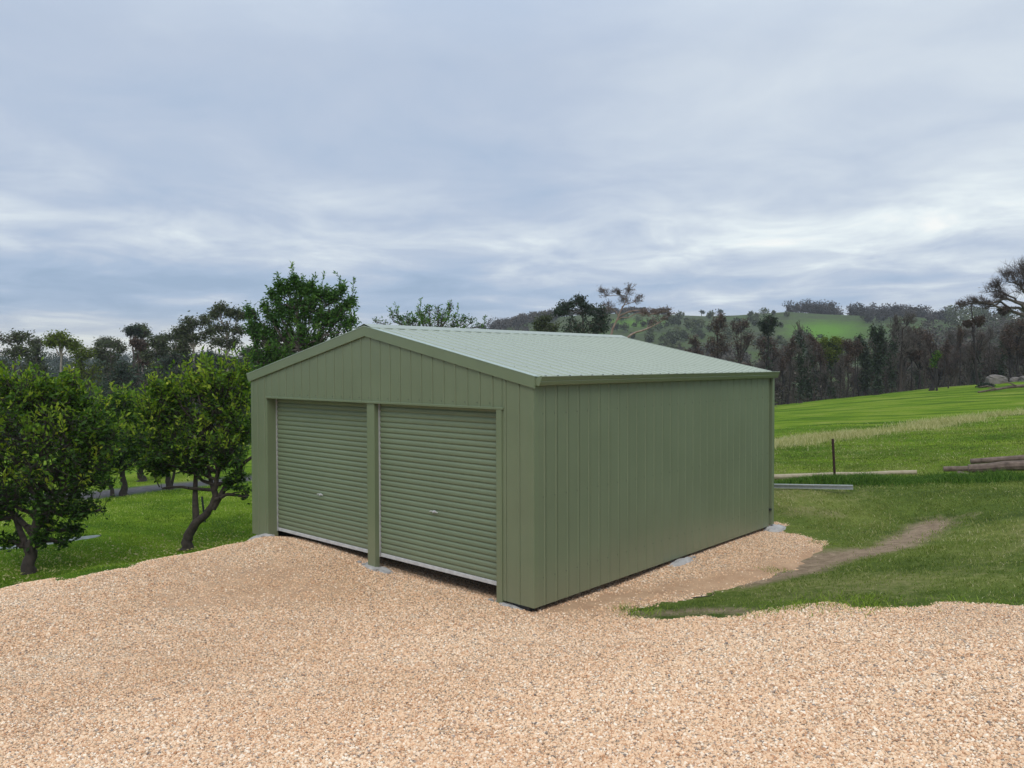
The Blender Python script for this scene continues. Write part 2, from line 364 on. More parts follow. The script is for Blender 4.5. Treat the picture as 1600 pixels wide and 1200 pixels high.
B_pink = simple('pinkish_gum_bark', (.16, .10, .08), (.34, .25, .21), 4, .85, .4, .02)
B_burnt = simple('charred_bark', (.010, .009, .009), (.035, .028, .025), 6, .95, .6, .02)
B_twig = simple('brown_twigs', (.045, .029, .023), (.088, .060, .047), 3, .95, 0)
B_twigg = simple('grey_twigs', (.07, .06, .05), (.15, .13, .112), 3, .95, 0)
B_twigp = simple('pale_pink_twigs', (.10, .075, .07), (.2, .16, .15), 3, .95, 0)
B_log = simple('weathered_log', (.065, .045, .034), (.21, .155, .12), 7, .9, .6, .02)
B_timber = simple('sawn_timber', (.30, .25, .17), (.42, .36, .26), 8, .9, .3, .01)
M_rock = simple('granite', (.09, .08, .07), (.22, .195, .175), 1.6, .9, .8, .1)
M_dirtr = simple('track_soil', (.10, .095, .10), (.17, .16, .165), 2, .9, .3, .03)

# ---------------------------------------------------------------- polygons in plan
def inside(x, y, poly):
    x = np.asarray(x); y = np.asarray(y); res = np.zeros(x.shape, bool); n = len(poly)
    for i in range(n):
        x0, y0 = poly[i]; x1, y1 = poly[(i+1) % n]
        c = ((y0 > y) != (y1 > y)) & (x < (x1-x0)*(y-y0)/(y1-y0+1e-12)+x0); res ^= c
    return res
def segdist(x, y, pts, closed=False):
    d = np.full(np.shape(x), 1e9); n = len(pts)
    for i in range(n if closed else n-1):
        a = np.array(pts[i][:2]); b = np.array(pts[(i+1) % n][:2]); ab = b-a
        t_ = np.clip(((x-a[0])*ab[0]+(y-a[1])*ab[1])/(ab@ab+1e-9), 0, 1)
        d = np.minimum(d, np.hypot(x-a[0]-t_*ab[0], y-a[1]-t_*ab[1]))
    return d
def P2(L): return [tuple(at_px(*p)[:2]) for p in L]
edge_left = P2([(-250, 972), (-120, 950), (0, 925), (100, 906), (200, 885), (300, 864), (385, 848)])
edge_right = P2([(1212, 829), (1250, 833), (1290, 845), (1296, 858), (1270, 876), (1200, 905), (1120, 925), (1060, 940), (1005, 953), (975, 960),
                 (1030, 968), (1150, 962), (1230, 949), (1290, 943), (1330, 951), (1400, 950), (1480, 942), (1600, 944), (1800, 950)])
GPOLY = edge_left+[(-6.75, .2), (-6.75, 6.5), (.1, 6.55)]+edge_right+[(9, 3.5), (14, 0), (14, -14), (-4, -16), (-10, -9)]
def gravel_sd(x, y):
    d = segdist(x, y, GPOLY, True); s = inside(x, y, GPOLY)
    return np.where(s, d, -d)+snoise(x, y, 5.0, 3)*np.where(x < -3, .035, .09)+snoise(x, y, 13.0, 5)*.04+snoise(x, y, 1.6, 4)*.05
swale = [at_px(*p)[:2] for p in [(1180, 906), (1240, 892), (1290, 874), (1345, 866), (1395, 854), (1430, 836), (1452, 823)]]
sand = [at_px(*p)[:2] for p in [(885, 952), (930, 945), (965, 936), (1040, 925), (1110, 915), (1180, 897), (1240, 883), (1288, 866)]]
apron = [at_px(*p)[:2] for p in [(420, 900), (620, 935), (800, 975), (950, 975)]]
sand2 = [at_px(*p)[:2] for p in [(300, 940), (480, 925)]]
worn = [at_px(*p)[:2] for p in [(1445, 818), (1520, 808)]]
bare = [at_px(*p)[:2] for p in [(1235, 798), (1300, 800)]]
litter = [at_D(*q)[:2] for q in [(1190, 90), (1280, 89), (1400, 87), (1500, 83), (1620, 80)]]
lawn = [at_px(*p)[:2] for p in [(1220, 785), (1330, 790), (1480, 800), (1560, 850), (1400, 910)]]
wedge = [at_px(*p)[:2] for p in [(1000, 960), (1080, 955), (1160, 955)]]
def dirt_mask(x, y):
    m_ = np.exp(-(segdist(x, y, swale)/(.40+.14*snoise(x, y, 1.6, 31)))**2)
    m_ = np.maximum(m_, np.exp(-(segdist(x, y, swale[4:6])/.42)**2))
    m_ = np.maximum(m_, .40*np.clip(snoise(x, y, 1.1, 33)-.35, 0, 1)*np.exp(-(segdist(x, y, lawn)/1.5)**2)*1.6)
    m_ = np.maximum(m_, .40*np.exp(-(segdist(x, y, worn)/.25)**2))
    m_ = np.maximum(m_, .42*np.exp(-(segdist(x, y, bare)/.35)**2))
    m_ = np.maximum(m_, .72*np.exp(-(segdist(x, y, wedge)/.24)**2))
    m_ = np.maximum(m_, .62*np.exp(-(segdist(x, y, litter)/3.0)**2))
    return m_
def sand_mask(x, y):
    m_ = np.exp(-(segdist(x, y, sand)/.40)**2)
    m_ = np.maximum(m_, .62*np.exp(-(segdist(x, y, sand2)/.8)**2))
    return np.maximum(m_, np.clip(snoise(x, y, 1.0, 51)+.05, 0, .6)*1.1*np.exp(-(segdist(x, y, apron)/1.6)**2))
dry = [at_px(*p)[:2] for p in [(1180, 700), (1260, 688), (1340, 679), (1420, 668), (1500, 657), (1600, 646), (1750, 632)]]
def dry_mask(x, y): return .55*np.exp(-(segdist(x, y, dry)/1.5)**2)*(.4+.6*np.clip(snoise(x, y, .9, 6)*.5+.5, 0, 1))
def worn_mask(x, y): return np.clip(.18+.5*snoise(x, y, .9, 61), 0, .5)*np.exp(-(segdist(x, y, lawn)/2.2)**2)
track = [at_px(*p)[:2] for p in [(60, 778), (130, 775), (200, 766), (270, 759), (385, 748), (440, 742)]]
def track_mask(x, y): return np.clip(1.3-segdist(x, y, track)/1.6, 0, 1)

# ---------------------------------------------------------------- ground and hills
def polar_sheet(name, r0, r1, dr, mat_, extra=False, sink=0.0):
    R = [r0]
    while R[-1] < r1: R.append(R[-1]*(1+dr(R[-1])))
    R = np.array(R)
    A = np.unique(np.concatenate([np.arange(-.85, .8501, .0045), np.arange(-3.2, 3.2, .08)])); A = A[(A > -math.pi) & (A <= math.pi)]
    A = A[np.concatenate([[True], np.diff(A) > .002])]
    rr, aa = np.meshgrid(R, A, indexing='ij')
    x = CAM[0]+rr*(np.cos(aa)*FX+np.sin(aa)*RX); y = CAM[1]+rr*(np.cos(aa)*FY+np.sin(aa)*RY)
    zz = height(x, y)-sink
    n, k = rr.shape
    i = np.arange(n-1)[:, None]*k; j = np.arange(k)[None]; j2 = (j+1) % k
    Q = np.stack([i+j, i+j2, i+k+j2, i+k+j], -1).reshape(-1, 4)[:, ::-1]
    V = np.stack([x, y, zz], -1).reshape(-1, 3); xf, yf = V[:, 0], V[:, 1]
    at = {}
    if not extra:
        a_, l_ = polar(xf, yf); pxv = 800+F*np.tan(np.clip(a_, -1.2, 1.2)); Dv = np.exp(l_)*np.cos(np.clip(a_, -1.2, 1.2)); pyv = 569.5-(V[:, 2]-ZE)/Dv*F
        lush = np.maximum(np.clip(1.4-np.hypot((pxv-1285)/62, (pyv-519)/16), 0, 1), .8*np.clip(1.4-np.hypot((pxv-985)/60, (pyv-505)/7), 0, 1))
        at = dict(lush=np.clip(lush, 0, 1))
    if extra: V[:, 2] -= .16*np.clip(1-np.maximum(np.maximum(-6.3-xf, xf-.0), np.maximum(-.15-yf, yf-6.1))/.25, 0, 1)
    if extra: at = dict(dirt=dirt_mask(xf, yf), dry=np.maximum(dry_mask(xf, yf)*.85, worn_mask(xf, yf)), track=track_mask(xf, yf), lawn=np.exp(-(segdist(xf, yf, lawn)/4.5)**4))
    if extra:   # close the middle
        c = len(V); V = np.vstack([V, [CAM[0], CAM[1], V[:k, 2].mean()]]); T = np.stack([np.arange(k), (np.arange(k)+1) % k, np.full(k, c)], -1)
        at = {q: np.append(v_, 0) for q, v_ in at.items()}
        return mesh_np(name, V, [Q, T], mat_, smooth=True, attrs=at)
    return mesh_np(name, V, [Q], mat_, smooth=True, attrs=at)
g = polar_sheet('ground', 1.2, 200, lambda r: .012 if r < 24 else .03, M_grass, True)
tag(g, kind='structure')
def hill_mat():
    m, t, b, o = mat('hill_pasture'); p = geo(t)
    a = noise(t, p, .012, 5, .6, .3); c = noise(t, p, .09, 6, .65); d_ = noise(t, p, .35, 5, .7)
    g1 = ramp(t, [(.30, (.07, .13, .022)), (.5, (.085, .13, .035)), (.62, (.09, .11, .045)), (.75, (.09, .09, .06))], a).outputs[0]
    g1 = mixc(t, .7, g1, ramp(t, [(.3, (.5,)*3), (.7, (1.3,)*3)], c).outputs[0], 'MULTIPLY')
    la = N(t, 'ShaderNodeAttribute', attribute_name='lush').outputs['Fac']; nl_ = math_(t, 'SUBTRACT', 1.0, la)
    g1 = mixc(t, la, g1, (.10, .22, .02))
    sc = ramp(t, [(.44, (0,)*3), (.54, (1,)*3)], math_(t, 'ADD', math_(t, 'MULTIPLY', c, .6), math_(t, 'MULTIPLY', d_, .4))).outputs[0]
    g1 = mixc(t, math_(t, 'MULTIPLY', math_(t, 'MULTIPLY', sc, .7), nl_), g1, (.045, .05, .035))
    rk = ramp(t, [(.68, (0,)*3), (.74, (1,)*3)], d_).outputs[0]
    g1 = mixc(t, math_(t, 'MULTIPLY', rk, .5), g1, (.2, .19, .18))
    t.links.new(g1, b.inputs['Base Color']); setb(b, Roughness=.95); b.inputs['Specular IOR Level'].default_value = .1
    bump(t, b, d_, .8, 1.5)
    return m
h = polar_sheet('hills', 190, 3000, lambda r: .03, hill_mat(), sink=.0)
tag(h, kind='structure')

# gravel driveway sheet
def pad_drop(x, y):
    d = np.maximum(np.maximum(-GWX+.1-x, x+.03), np.maximum(.03-y, y-6.0))     # scooped a little lower under the building
    return .04*np.clip(.5-d/.25, 0, 1)
GWX = 6.09
s_ = .055
gx, gy = np.meshgrid(np.arange(-9.5, 13, s_), np.arange(-13, 7.2, s_), indexing='ij')
sd_ = gravel_sd(gx, gy); zz = height(gx, gy)
off = .035*np.clip(sd_/.35, -1, 1)-.004+snoise(gx, gy, 14, 8)*.004-pad_drop(gx, gy)
keep = sd_ > -.16
n0, n1_ = gx.shape; idx = np.arange(n0*n1_).reshape(n0, n1_)
q = np.stack([idx[:-1, :-1], idx[1:, :-1], idx[1:, 1:], idx[:-1, 1:]], -1)
kq = keep[:-1, :-1] & keep[1:, :-1] & keep[1:, 1:] & keep[:-1, 1:]
q = q[kq]; used, inv = np.unique(q, return_inverse=True); q = inv.reshape(-1, 4)
V = np.stack([gx, gy, zz+off], -1).reshape(-1, 3)[used]
o = mesh_np('gravel_driveway', V, [q], M_gravel, smooth=True, attrs=dict(dirt=sand_mask(V[:, 0], V[:, 1])))
tag(o, kind='structure')
def surf(x, y):
    """height of whatever lies on top, gravel or soil"""
    s = gravel_sd(x, y)
    return height(x, y)+np.where(s > -.1, np.maximum(.035*np.clip(s/.35, -1, 1)-.004, -.02), 0)-pad_drop(x, y)*(s > 0)

# loose pebbles (geometry nodes, one object)
def in_shed(x, y, m=0.0): return (x > -6.09-m) & (x < m) & (y > -m) & (y < 6.14+m)
def sample(n, amin, amax, rmin, rmax, p, rg):
    a = rg.uniform(amin, amax, n); u = rg.uniform(0, 1, n); r = (rmin**p+u*(rmax**p-rmin**p))**(1/p)
    return CAM[0]+r*(np.cos(a)*FX+np.sin(a)*RX), CAM[1]+r*(np.cos(a)*FY+np.sin(a)*RY), r
x, y, r = sample(640000, -.95, .78, 2.6, 15.5, .95, rng)
s = gravel_sd(x, y); sm = sand_mask(x, y)
k = (s > -.10) & ~in_shed(x, y, -.25) & (rng.random(len(x)) > sm*.96) & ((s > .05) | (rng.random(len(x)) < .5))
x, y, r = x[k], y[k], r[k]
n = len(x); base = rng.lognormal(math.log(.0066), .36, n); base = np.clip(base, .003, .0135)*(1-.25*np.clip(snoise(x, y, .8, 71), 0, 1))
V = np.stack([x, y, surf(x, y)+base*.22], -1)
me = bpy.data.meshes.new('gravel'); me.vertices.add(n); me.vertices.foreach_set('co', V.astype(np.float32).ravel())
sc = np.stack([base*rng.uniform(.8, 1.5, n), base*rng.uniform(.7, 1.1, n), base*rng.uniform(.5, .9, n)], -1)
ro = np.stack([rng.uniform(-.7, .7, n), rng.uniform(-.7, .7, n), rng.uniform(0, 6.28, n)], -1)
for nm, arr in (('scl', sc), ('rot', ro)):
    at = me.attributes.new(nm, 'FLOAT_VECTOR', 'POINT'); at.data.foreach_set('vector', arr.astype(np.float32).ravel())
me.materials.append(M_peb)
go = link(bpy.data.objects.new('gravel', me))
tag(go, 'loose cream and tan pebbles spread over the driveway', 'gravel', kind='stuff')
ng = bpy.data.node_groups.new('pebbles', 'GeometryNodeTree')
ng.interface.new_socket('Geometry', in_out='INPUT', socket_type='NodeSocketGeometry')
ng.interface.new_socket('Geometry', in_out='OUTPUT', socket_type='NodeSocketGeometry')
gi = ng.nodes.new('NodeGroupInput'); gout = ng.nodes.new('NodeGroupOutput')
ico = ng.nodes.new('GeometryNodeMeshIcoSphere'); ico.inputs['Radius'].default_value = 1; ico.inputs['Subdivisions'].default_value = 1
sm_ = ng.nodes.new('GeometryNodeSetMaterial'); sm_.inputs['Material'].default_value = M_peb
ip = ng.nodes.new('GeometryNodeInstanceOnPoints')
a1 = ng.nodes.new('GeometryNodeInputNamedAttribute'); a1.data_type = 'FLOAT_VECTOR'; a1.inputs[0].default_value = 'scl'
a2 = ng.nodes.new('GeometryNodeInputNamedAttribute'); a2.data_type = 'FLOAT_VECTOR'; a2.inputs[0].default_value = 'rot'
e2r = ng.nodes.new('FunctionNodeEulerToRotation')
ng.links.new(gi.outputs[0], ip.inputs['Points']); ng.links.new(ico.outputs[0], sm_.inputs[0]); ng.links.new(sm_.outputs[0], ip.inputs['Instance'])
ng.links.new(a1.outputs[0], ip.inputs['Scale']); ng.links.new(a2.outputs[0], e2r.inputs[0]); ng.links.new(e2r.outputs[0], ip.inputs['Rotation'])
ng.links.new(ip.outputs[0], gout.inputs[0])
md = go.modifiers.new('pebbles', 'NODES'); md.node_group = ng

# ---------------------------------------------------------------- the garage
GW, GL, GH = 6.09, 6.14, 2.5
RISE = .66; BD = .135
def roofz(x): return GH+RISE*(1-abs(x+GW/2)/(GW/2))            # underside line of the barge
gar = empty('garage', (0, 0, 0))
tag(gar, 'pale green steel double garage with gable roof and two roller doors on the gravel', 'garage')
NP = 29
def rib_profile(w, lift_=.011):
    return [(.0015, 0), (w-.040, 0), (w-.033, lift_), (w-.014, lift_), (w-.007, 0), (w-.0025, -.018)]
def wall_panel(face, s0, s1, z0, ztop, rib=True, lf=.007):
    """vertical pan of cladding; face = 'front' (y=0), 'side' (x=0), 'left', 'back'"""
    w = s1-s0; pr = [(.003, -.018)]+rib_profile(w, lf) if rib else [(.003, -.018), (.003, 0), (w-.005, 0), (w-.005, -.018)]
    nz = 2
    vs = []
    for (s, o_) in pr:
        for kz in range(nz):
            ss = s0+s
            if face == 'front': X, Y = ss, -o_; T = ztop(ss)
            elif face == 'side': X, Y = o_, ss; T = ztop(0)
            elif face == 'left': X, Y = -GW-o_, ss; T = ztop(0)
            else: X, Y = ss, GL+o_; T = ztop(ss)
            vs.append((X, Y, z0 if kz == 0 else T))
    fs = [(2*i, 2*i+2, 2*i+3, 2*i+1) for i in range(len(pr)-1)]
    if face in ('left', 'back'): fs = [f[::-1] for f in fs]
    b_ = MB(); b_.add(vs, fs); return b_.build('wall_panel', M_wall, gar)
OX0, OX1, HZ = -5.615, -.485, 2.245
pw = GW/NP
ft = lambda x: roofz(x)+.03
for i in range(NP):
    a, b_ = -GW+i*pw, -GW+(i+1)*pw
    if a < OX0-.01 and b_ > OX0+.01:
        wall_panel('front', a, OX0, 0, ft, False); wall_panel('front', OX0, b_, HZ, ft)
    elif a < OX1-.01 and b_ > OX1+.01:
        wall_panel('front', a, OX1, HZ, ft, False); wall_panel('front', OX1, b_, 0, ft)
    elif a >= OX0-.01 and b_ <= OX1+.01: wall_panel('front', a, b_, HZ, ft)
    else: wall_panel('front', a, b_, 0, ft)
sw = GL/NP
for i in range(NP):
    wall_panel('side', i*sw, (i+1)*sw, 0, lambda x: GH+.06)
    wall_panel('left', i*sw, (i+1)*sw, 0, lambda x: GH+.06)
for i in range(NP): wall_panel('back', -GW+i*pw, -GW+(i+1)*pw, 0, ft)
# framing and inner skin just behind the cladding
b_ = MB(); e = .02
b_.box(-GW+.02, -GW+.05, .06, GL-.02, -.25, GH); b_.box(-.05, -.02, .06, GL-.02, .0, GH)
def gable_slab(B, y0, y1, zb, x0=-GW+.02, x1=-.02):
    pts = [(x0, y0, zb), (x1, y0, zb), (x1, y0, roofz(x1)), (-GW/2, y0, roofz(-GW/2)), (x0, y0, roofz(x0))]
    B.prism(pts, (0, y0, 0), (0, y1, 0))
gable_slab(b_, GL-.05, GL-.02, -.25); gable_slab(b_, .02, .05, HZ+.01)
b_.box(-GW+.05, OX0-.01, .02, .05, 0, HZ+.01); b_.box(OX1+.01, -.05, .02, .05, 0, HZ+.01)
b_.build('inner_lining', M_inner, gar)
# corner flashings
for (cx, sx) in ((0, 1), (-GW, -1)):
    b_ = MB()
    c = .004
    x_in = cx-sx*.075
    b_.box(min(cx, cx+sx*c)-.0, max(cx, cx+sx*c), -c, .075, .0, GH+.02)
    b_.box(min(x_in, cx), max(x_in, cx), -c, -.0, .0, GH+.02)
    b_.build('corner_flashing', M_trim, gar, bevel=.003)
# door surrounds
b_ = MB(); b_.box(OX0-.01, OX0+.012, -.004, .175, -.03, HZ); b_.box(OX0-.03, OX0-.01, -.004, .0, -.03, HZ); b_.build('door_jamb', M_trim, gar, bevel=.003)
b_ = MB(); b_.box(OX1-.088, OX1, -.016, .16, -.045, HZ-.004); b_.build('door_jamb', M_trim, gar, bevel=.004)
PX0, PX1 = -3.035, -2.87
b_ = MB(); b_.box(PX0, PX1, -.004, .075, -.035, HZ-.004); b_.build('centre_post', M_trim, gar, bevel=.004)
b_ = MB(); b_.box(PX0+.03, PX1-.03, .01, .06, -.07, -.036); b_.build('post_foot', M_dark, gar)
b_ = MB(); b_.box(-GW+.12, OX0-.02, .03, .12, -.08, -.001); b_.build('post_foot', M_dark, gar)
b_ = MB(); b_.box(-.36, -.10, .03, .12, -.08, -.001); b_.build('post_foot', M_dark, gar)
b_ = MB(); b_.box(OX0-.012, OX1+.03, -.022, .0, HZ-.008, HZ+.02); b_.box(OX0+.014, OX1-.09, .0, .16, HZ-.003, HZ+.004); b_.build('header_flashing', M_trim, gar, bevel=.003)
# roller doors
def roller_door(x0, x1, ybot, y=.17, yrail=.15, gx_=None, hx=.5, hz=.87):
    per = .0725; z0, z1 = ybot, 2.42; nr = int((z1-z0)/per)
    prof = [(0, .013), (.08, .014), (.14, .003), (.30, .0), (.60, .0005), (.86, .003), (.93, .013)]
    zs = []; ys = []
    for kx in range(nr):
        for (t_, d_) in prof: zs.append(z0+(kx+t_)*per); ys.append(y+d_)
    zs = np.array(zs); ys = np.array(ys); nx = 2
    X = np.linspace(x0, x1, nx)
    V = np.array([(xx, ys[i], zs[i]) for i in range(len(zs)) for xx in X])
    Q = np.array([(i*nx+j, i*nx+j+1, (i+1)*nx+j+1, (i+1)*nx+j) for i in range(len(zs)-1) for j in range(nx-1)])
    d = mesh_np('roller_door', V, [Q], M_door, gar)
    b = MB(); b.box(x0+.01, x1-.01, y-.008, y+.022, z0-.045, z0+.004); b.build('bottom_rail', M_alu, d, bevel=.004)
    b = MB(); b.box(gx_+.003, gx_+.013, yrail-.004, yrail, z0-.05, HZ-.01); b.box(gx_, gx_+.003, yrail, y+.03, z0-.05, HZ-.01); b.build('guide_rail', M_alu, d)
    xm = x0+(x1-x0)*hx; b = MB()
    b.tube([(xm-.075, y-.02, hz), (xm-.045, y-.025, hz+.01), (xm+.045, y-.025, hz+.01), (xm+.075, y-.02, hz)], .006, 6)
    b.box(xm-.02, xm+.02, y-.014, y-.003, hz-.012, hz+.022); b.tube([(xm, y-.014, hz), (xm, y-.034, hz)], .009, 8)
    b.build('handle', M_alu, d)
    return d
roller_door(OX0+.022, PX0+.05, .135, gx_=OX0+.013, yrail=.155, hx=.46, hz=.80)
roller_door(PX1+.006, OX1-.03, .165, y=.092, gx_=PX1+.0005, yrail=.072, hx=.47, hz=.87)
b_ = MB(); b_.tube([(OX0+.1, .40, 2.45), (OX1-.1, .40, 2.45)], .17, 16); b_.build('door_drum', M_door, gar, smooth=True)
# roof: sheets with ribs running down the slope
rz0, rx_e = GH+BD+.0, .055
slope = RISE/(GW/2)
def rooftop(x): return GH+BD-.010+RISE*(1-abs(x+GW/2)/(GW/2))
cov = (GL+.06)/7
for side in (1, -1):
    for i in range(7):
        y0 = -.02+i*cov; vs = []; k = 0
        prof = []
        for r_ in range(4):
            u = y0+r_*cov/4
            prof += [(u, 0), (u+.150*cov*1.0, 0), (u+.164*cov, .013), (u+.201*cov, .013), (u+.215*cov, 0)]
        prof.append((y0+cov, 0))
        for (yy, dz) in prof:
            for xx in (-GW/2+.02*side, (rx_e if side == 1 else -GW-rx_e)):
                vs.append((xx, yy, rooftop(xx)+dz+.0008*(i % 2)+.012))
        fs = [(2*j, 2*j+1, 2*j+3, 2*j+2) for j in range(len(prof)-1)]
        if side == -1: fs = [f[::-1] for f in fs]
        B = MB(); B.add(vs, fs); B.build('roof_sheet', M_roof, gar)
B = MB()
B.prism([(-GW-.03, .02, GH+.06), (-GW/2, .02, GH+.06+RISE), (.0, .02, GH+.06), (.0, .02, GH+.03), (-GW/2, .02, GH+.03+RISE), (-GW-.03, .02, GH+.03)], (0, 0, 0), (0, GL-.04, 0))
B.build('roof_framing', M_inner, gar)
# screws in rows over the purlins
B = MB()
for xr in (-.42, -1.45, -2.25, -2.93):
    for i in range(7):
        for r_ in range(4):
            yy = -.02+i*cov+r_*cov/4+.1825*cov; zz_ = rooftop(xr)+.0225
            B.tube([(xr, yy, zz_-.004), (xr, yy, zz_+.006)], .0062, 6)
o = B.build('screws', M_trim, gar); tag(o, kind='stuff')
# ridge capping
B = MB()
cw = .16
for sgn in (1, -1):
    a0 = (-GW/2, rooftop(-GW/2)+.045); a1 = (-GW/2+sgn*cw, rooftop(-GW/2+sgn*cw)+.026)
    B.add([(a0[0], -.035, a0[1]), (a1[0], -.035, a1[1]), (a1[0], GL+.05, a1[1]), (a0[0], GL+.05, a0[1])], [(0, 1, 2, 3) if sgn == 1 else (3, 2, 1, 0)])
    B.add([(a1[0], -.035, a1[1]), (a1[0]+sgn*.003, -.035, a1[1]-.012), (a1[0]+sgn*.003, GL+.05, a1[1]-.012), (a1[0], GL+.05, a1[1])], [(0, 1, 2, 3) if sgn == 1 else (3, 2, 1, 0)])
B.build('ridge_cap', M_roof, gar)
# barge cappings, front and back
for yb, yo in ((-.03, -1), (GL+.03, 1)):
    for sgn in (1, -1):
        xe = .035 if sgn == 1 else -GW-.035
        xm = -GW/2
        zt = lambda x: roofz(x)+BD; zb = lambda x: roofz(x)-.0
        B = MB()
        y0, y1 = (yb, yb+.022) if yo == -1 else (yb-.022, yb)
        zc = [(xm, zb(xm)), (xe, GH-RISE/(GW/2)*.035), (xe, GH+BD-RISE/(GW/2)*.035), (xm, zt(xm))]
        B.prism([(p[0], y0, p[1]) for p in zc], (0, y0, 0), (0, y1, 0))
        yi = y0+.075 if yo == -1 else y1-.075
        ya, yb2 = sorted((y0-.004*(yo == -1), yi))
        # top flange lapping over the sheets
        fl = [(xm, zt(xm)+.009), (xe, GH+BD-RISE/(GW/2)*.035+.009), (xe, GH+BD-RISE/(GW/2)*.035+.001), (xm, zt(xm)+.001)]
        bb = B.build('barge_board', M_trim, gar, bevel=.002); B = MB()
        B.prism([(p[0], ya, p[1]) for p in fl], (0, ya, 0), (0, yb2, 0))
        B.build('barge_flange', M_lip_lit, bb)
# gutters
for sgn in (1, -1):
    def gxp(v_): return v_ if sgn == 1 else -GW-v_
    zt_ = GH+.125
    prof = [(.035, zt_-.01), (.035, GH+.032), (.082, GH+.026), (.090, GH+.034), (.106, GH+.072), (.102, GH+.078), (.110, GH+.086), (.122, zt_-.006), (.130, zt_+.002), (.122, zt_+.008), (.114, zt_-.004), (.084, GH+.045), (.045, GH+.042), (.045, zt_-.01)]
    pts = [(gxp(a), .0, c_) for a, c_ in prof]
    if sgn == -1: pts = pts[::-1]
    B = MB(); B.prism(pts, (0, .0, 0), (0, GL+.13, 0)); gt = B.build('gutter', M_trim, gar)
    for yy in (-.012, GL+.122):
        B = MB(); ep = [(.035, zt_-.012), (.035, GH+.028), (.084, GH+.023), (.093, GH+.034), (.131, zt_+.002), (.118, zt_+.012)]
        pe = [(gxp(a), yy, c_) for a, c_ in ep]
        if sgn == -1: pe = pe[::-1]
        B.prism(pe, (0, 0, 0), (0, .011, 0)); B.build('end_cap', M_trim, gt)
# downpipe at the rear corner
B = MB(); B.box(-.05, .042, GL+.04, GL+.12, .02, GH+.03); B.build('downpipe', M_trim, gar, bevel=.006)
B = MB(); B.box(-.054, .036, GL+.031, GL+.109, .27, .30); B.box(-.02, .03, GL+.0, GL+.05, .27, .30); B.build('pipe_bracket', M_dark, gar)
# fixing screws down the cladding ribs, along the girts
B = MB()
for zz_ in (.32, 1.25, 2.2):
    for i in range(NP):
        yy = (i+1)*sw-.055; B.box(.0, .005, yy-.004, yy+.004, zz_-.004, zz_+.004)
for i in range(NP):
    xx = -GW+(i+1)*pw-.055
    if OX0 < xx < OX1: B.box(xx-.004, xx+.004, -.005, 0, HZ+.06, HZ+.069)
tag(B.build('cladding_screws', M_dark, gar), kind='stuff')

# concrete footings
def footing(label, x, y, rx, ry, hgt, seed, rub=0):
    r_ = np.random.default_rng(seed); B = MB(); n = 22; vs = [(x, y, float(surf(x, y))+hgt)]; fs = []
    rings = [(.45, .95), (.8, .7), (1.0, .0), (1.08, -1.0)]
    wob = np.array([1+.22*math.sin(2*math.pi*j/n*2+seed)+.12*r_.normal() for j in range(n)])
    for (q_, hh) in rings:
        for j in range(n):
            w = 2*math.pi*j/n; X = x+rx*q_*wob[j]*math.cos(w); Y = y+ry*q_*wob[j]*math.sin(w)
            vs.append((X, Y, float(surf(X, Y))+hgt*hh+(.006*r_.normal() if hh > .1 else 0)))
    for j in range(n): fs.append((0, 1+j, 1+(j+1) % n))
    for kx in range(len(rings)-1):
        for j in range(n): fs.append((1+kx*n+j, 1+(kx+1)*n+j, 1+(kx+1)*n+(j+1) % n, 1+kx*n+(j+1) % n))
    for kx in range(rub):
        a = r_.uniform(0, 6.28); X = x+rx*1.2*math.cos(a)*r_.uniform(.7, 1.2); Y = y+ry*1.2*math.sin(a)*r_.uniform(.7, 1.2); s1 = r_.uniform(.01, .03)
        B.box(X-s1, X+s1, Y-s1*.8, Y+s1*.8, float(surf(X, Y))-.01, float(surf(X, Y))+s1)
    B.add(vs, fs); o = B.build('concrete_footing', M_conc, None, smooth=False)
    return tag(o, label, 'footing', 'concrete footings of the garage posts')
footing('pale concrete footing under the left front corner of the garage', -5.83, -.02, .27, .15, .05, 1, 4)
footing('thin concrete footing spread round the foot of the centre post', -2.86, .03, .28, .17, .022, 2, 6)
footing('crumbled concrete footing beside the right jamb at the near corner of the garage', -.44, .02, .20, .10, .02, 3, 10)
footing('white oval concrete footing halfway along the side wall of the garage', .09, 3.12, .12, .24, .045, 4, 3)
footing('pale concrete footing at the foot of the downpipe at the rear corner', .10, 6.2, .16, .20, .045, 5, 2)

# ---------------------------------------------------------------- trees
def seg_tubes(P0, P1, r0, r1, n=3):
    """independent tapered tubes, vectorised"""
    P0 = np.asarray(P0); P1 = np.asarray(P1); k = len(P0)
    T = P1-P0; L = np.linalg.norm(T, axis=1)[:, None]+1e-9; T = T/L
    ref = np.where(np.abs(T[:, 2:3]) < .9, [[0, 0, 1.]], [[1., 0, 0]])
    a = np.cross(T, ref); a /= np.linalg.norm(a, axis=1)[:, None]; b = np.cross(T, a)
    w = 2*np.pi*np.arange(n)/n; c, s = np.cos(w), np.sin(w)
    ring = a[:, None]*c[None, :, None]+b[:, None]*s[None, :, None]
    V = np.concatenate([P0[:, None]+ring*np.reshape(r0, (-1, 1, 1)), P1[:, None]+ring*np.reshape(r1, (-1, 1, 1))], 1)
    j = np.arange(n); q = np.stack([j, (j+1) % n, n+(j+1) % n, n+j], -1)
    Q = (np.arange(k)[:, None, None]*2*n+q[None]).reshape(-1, 4)
    return V.reshape(-1, 3), Q
def merge(parts):
    Vs = []; Qs = []; o_ = 0
    for V, Q in parts: Vs.append(V); Qs.append(Q+o_); o_ += len(V)
    return np.vstack(Vs), np.vstack(Qs)
def unit(v_): return v_/(np.linalg.norm(v_, axis=-1, keepdims=True)+1e-9)
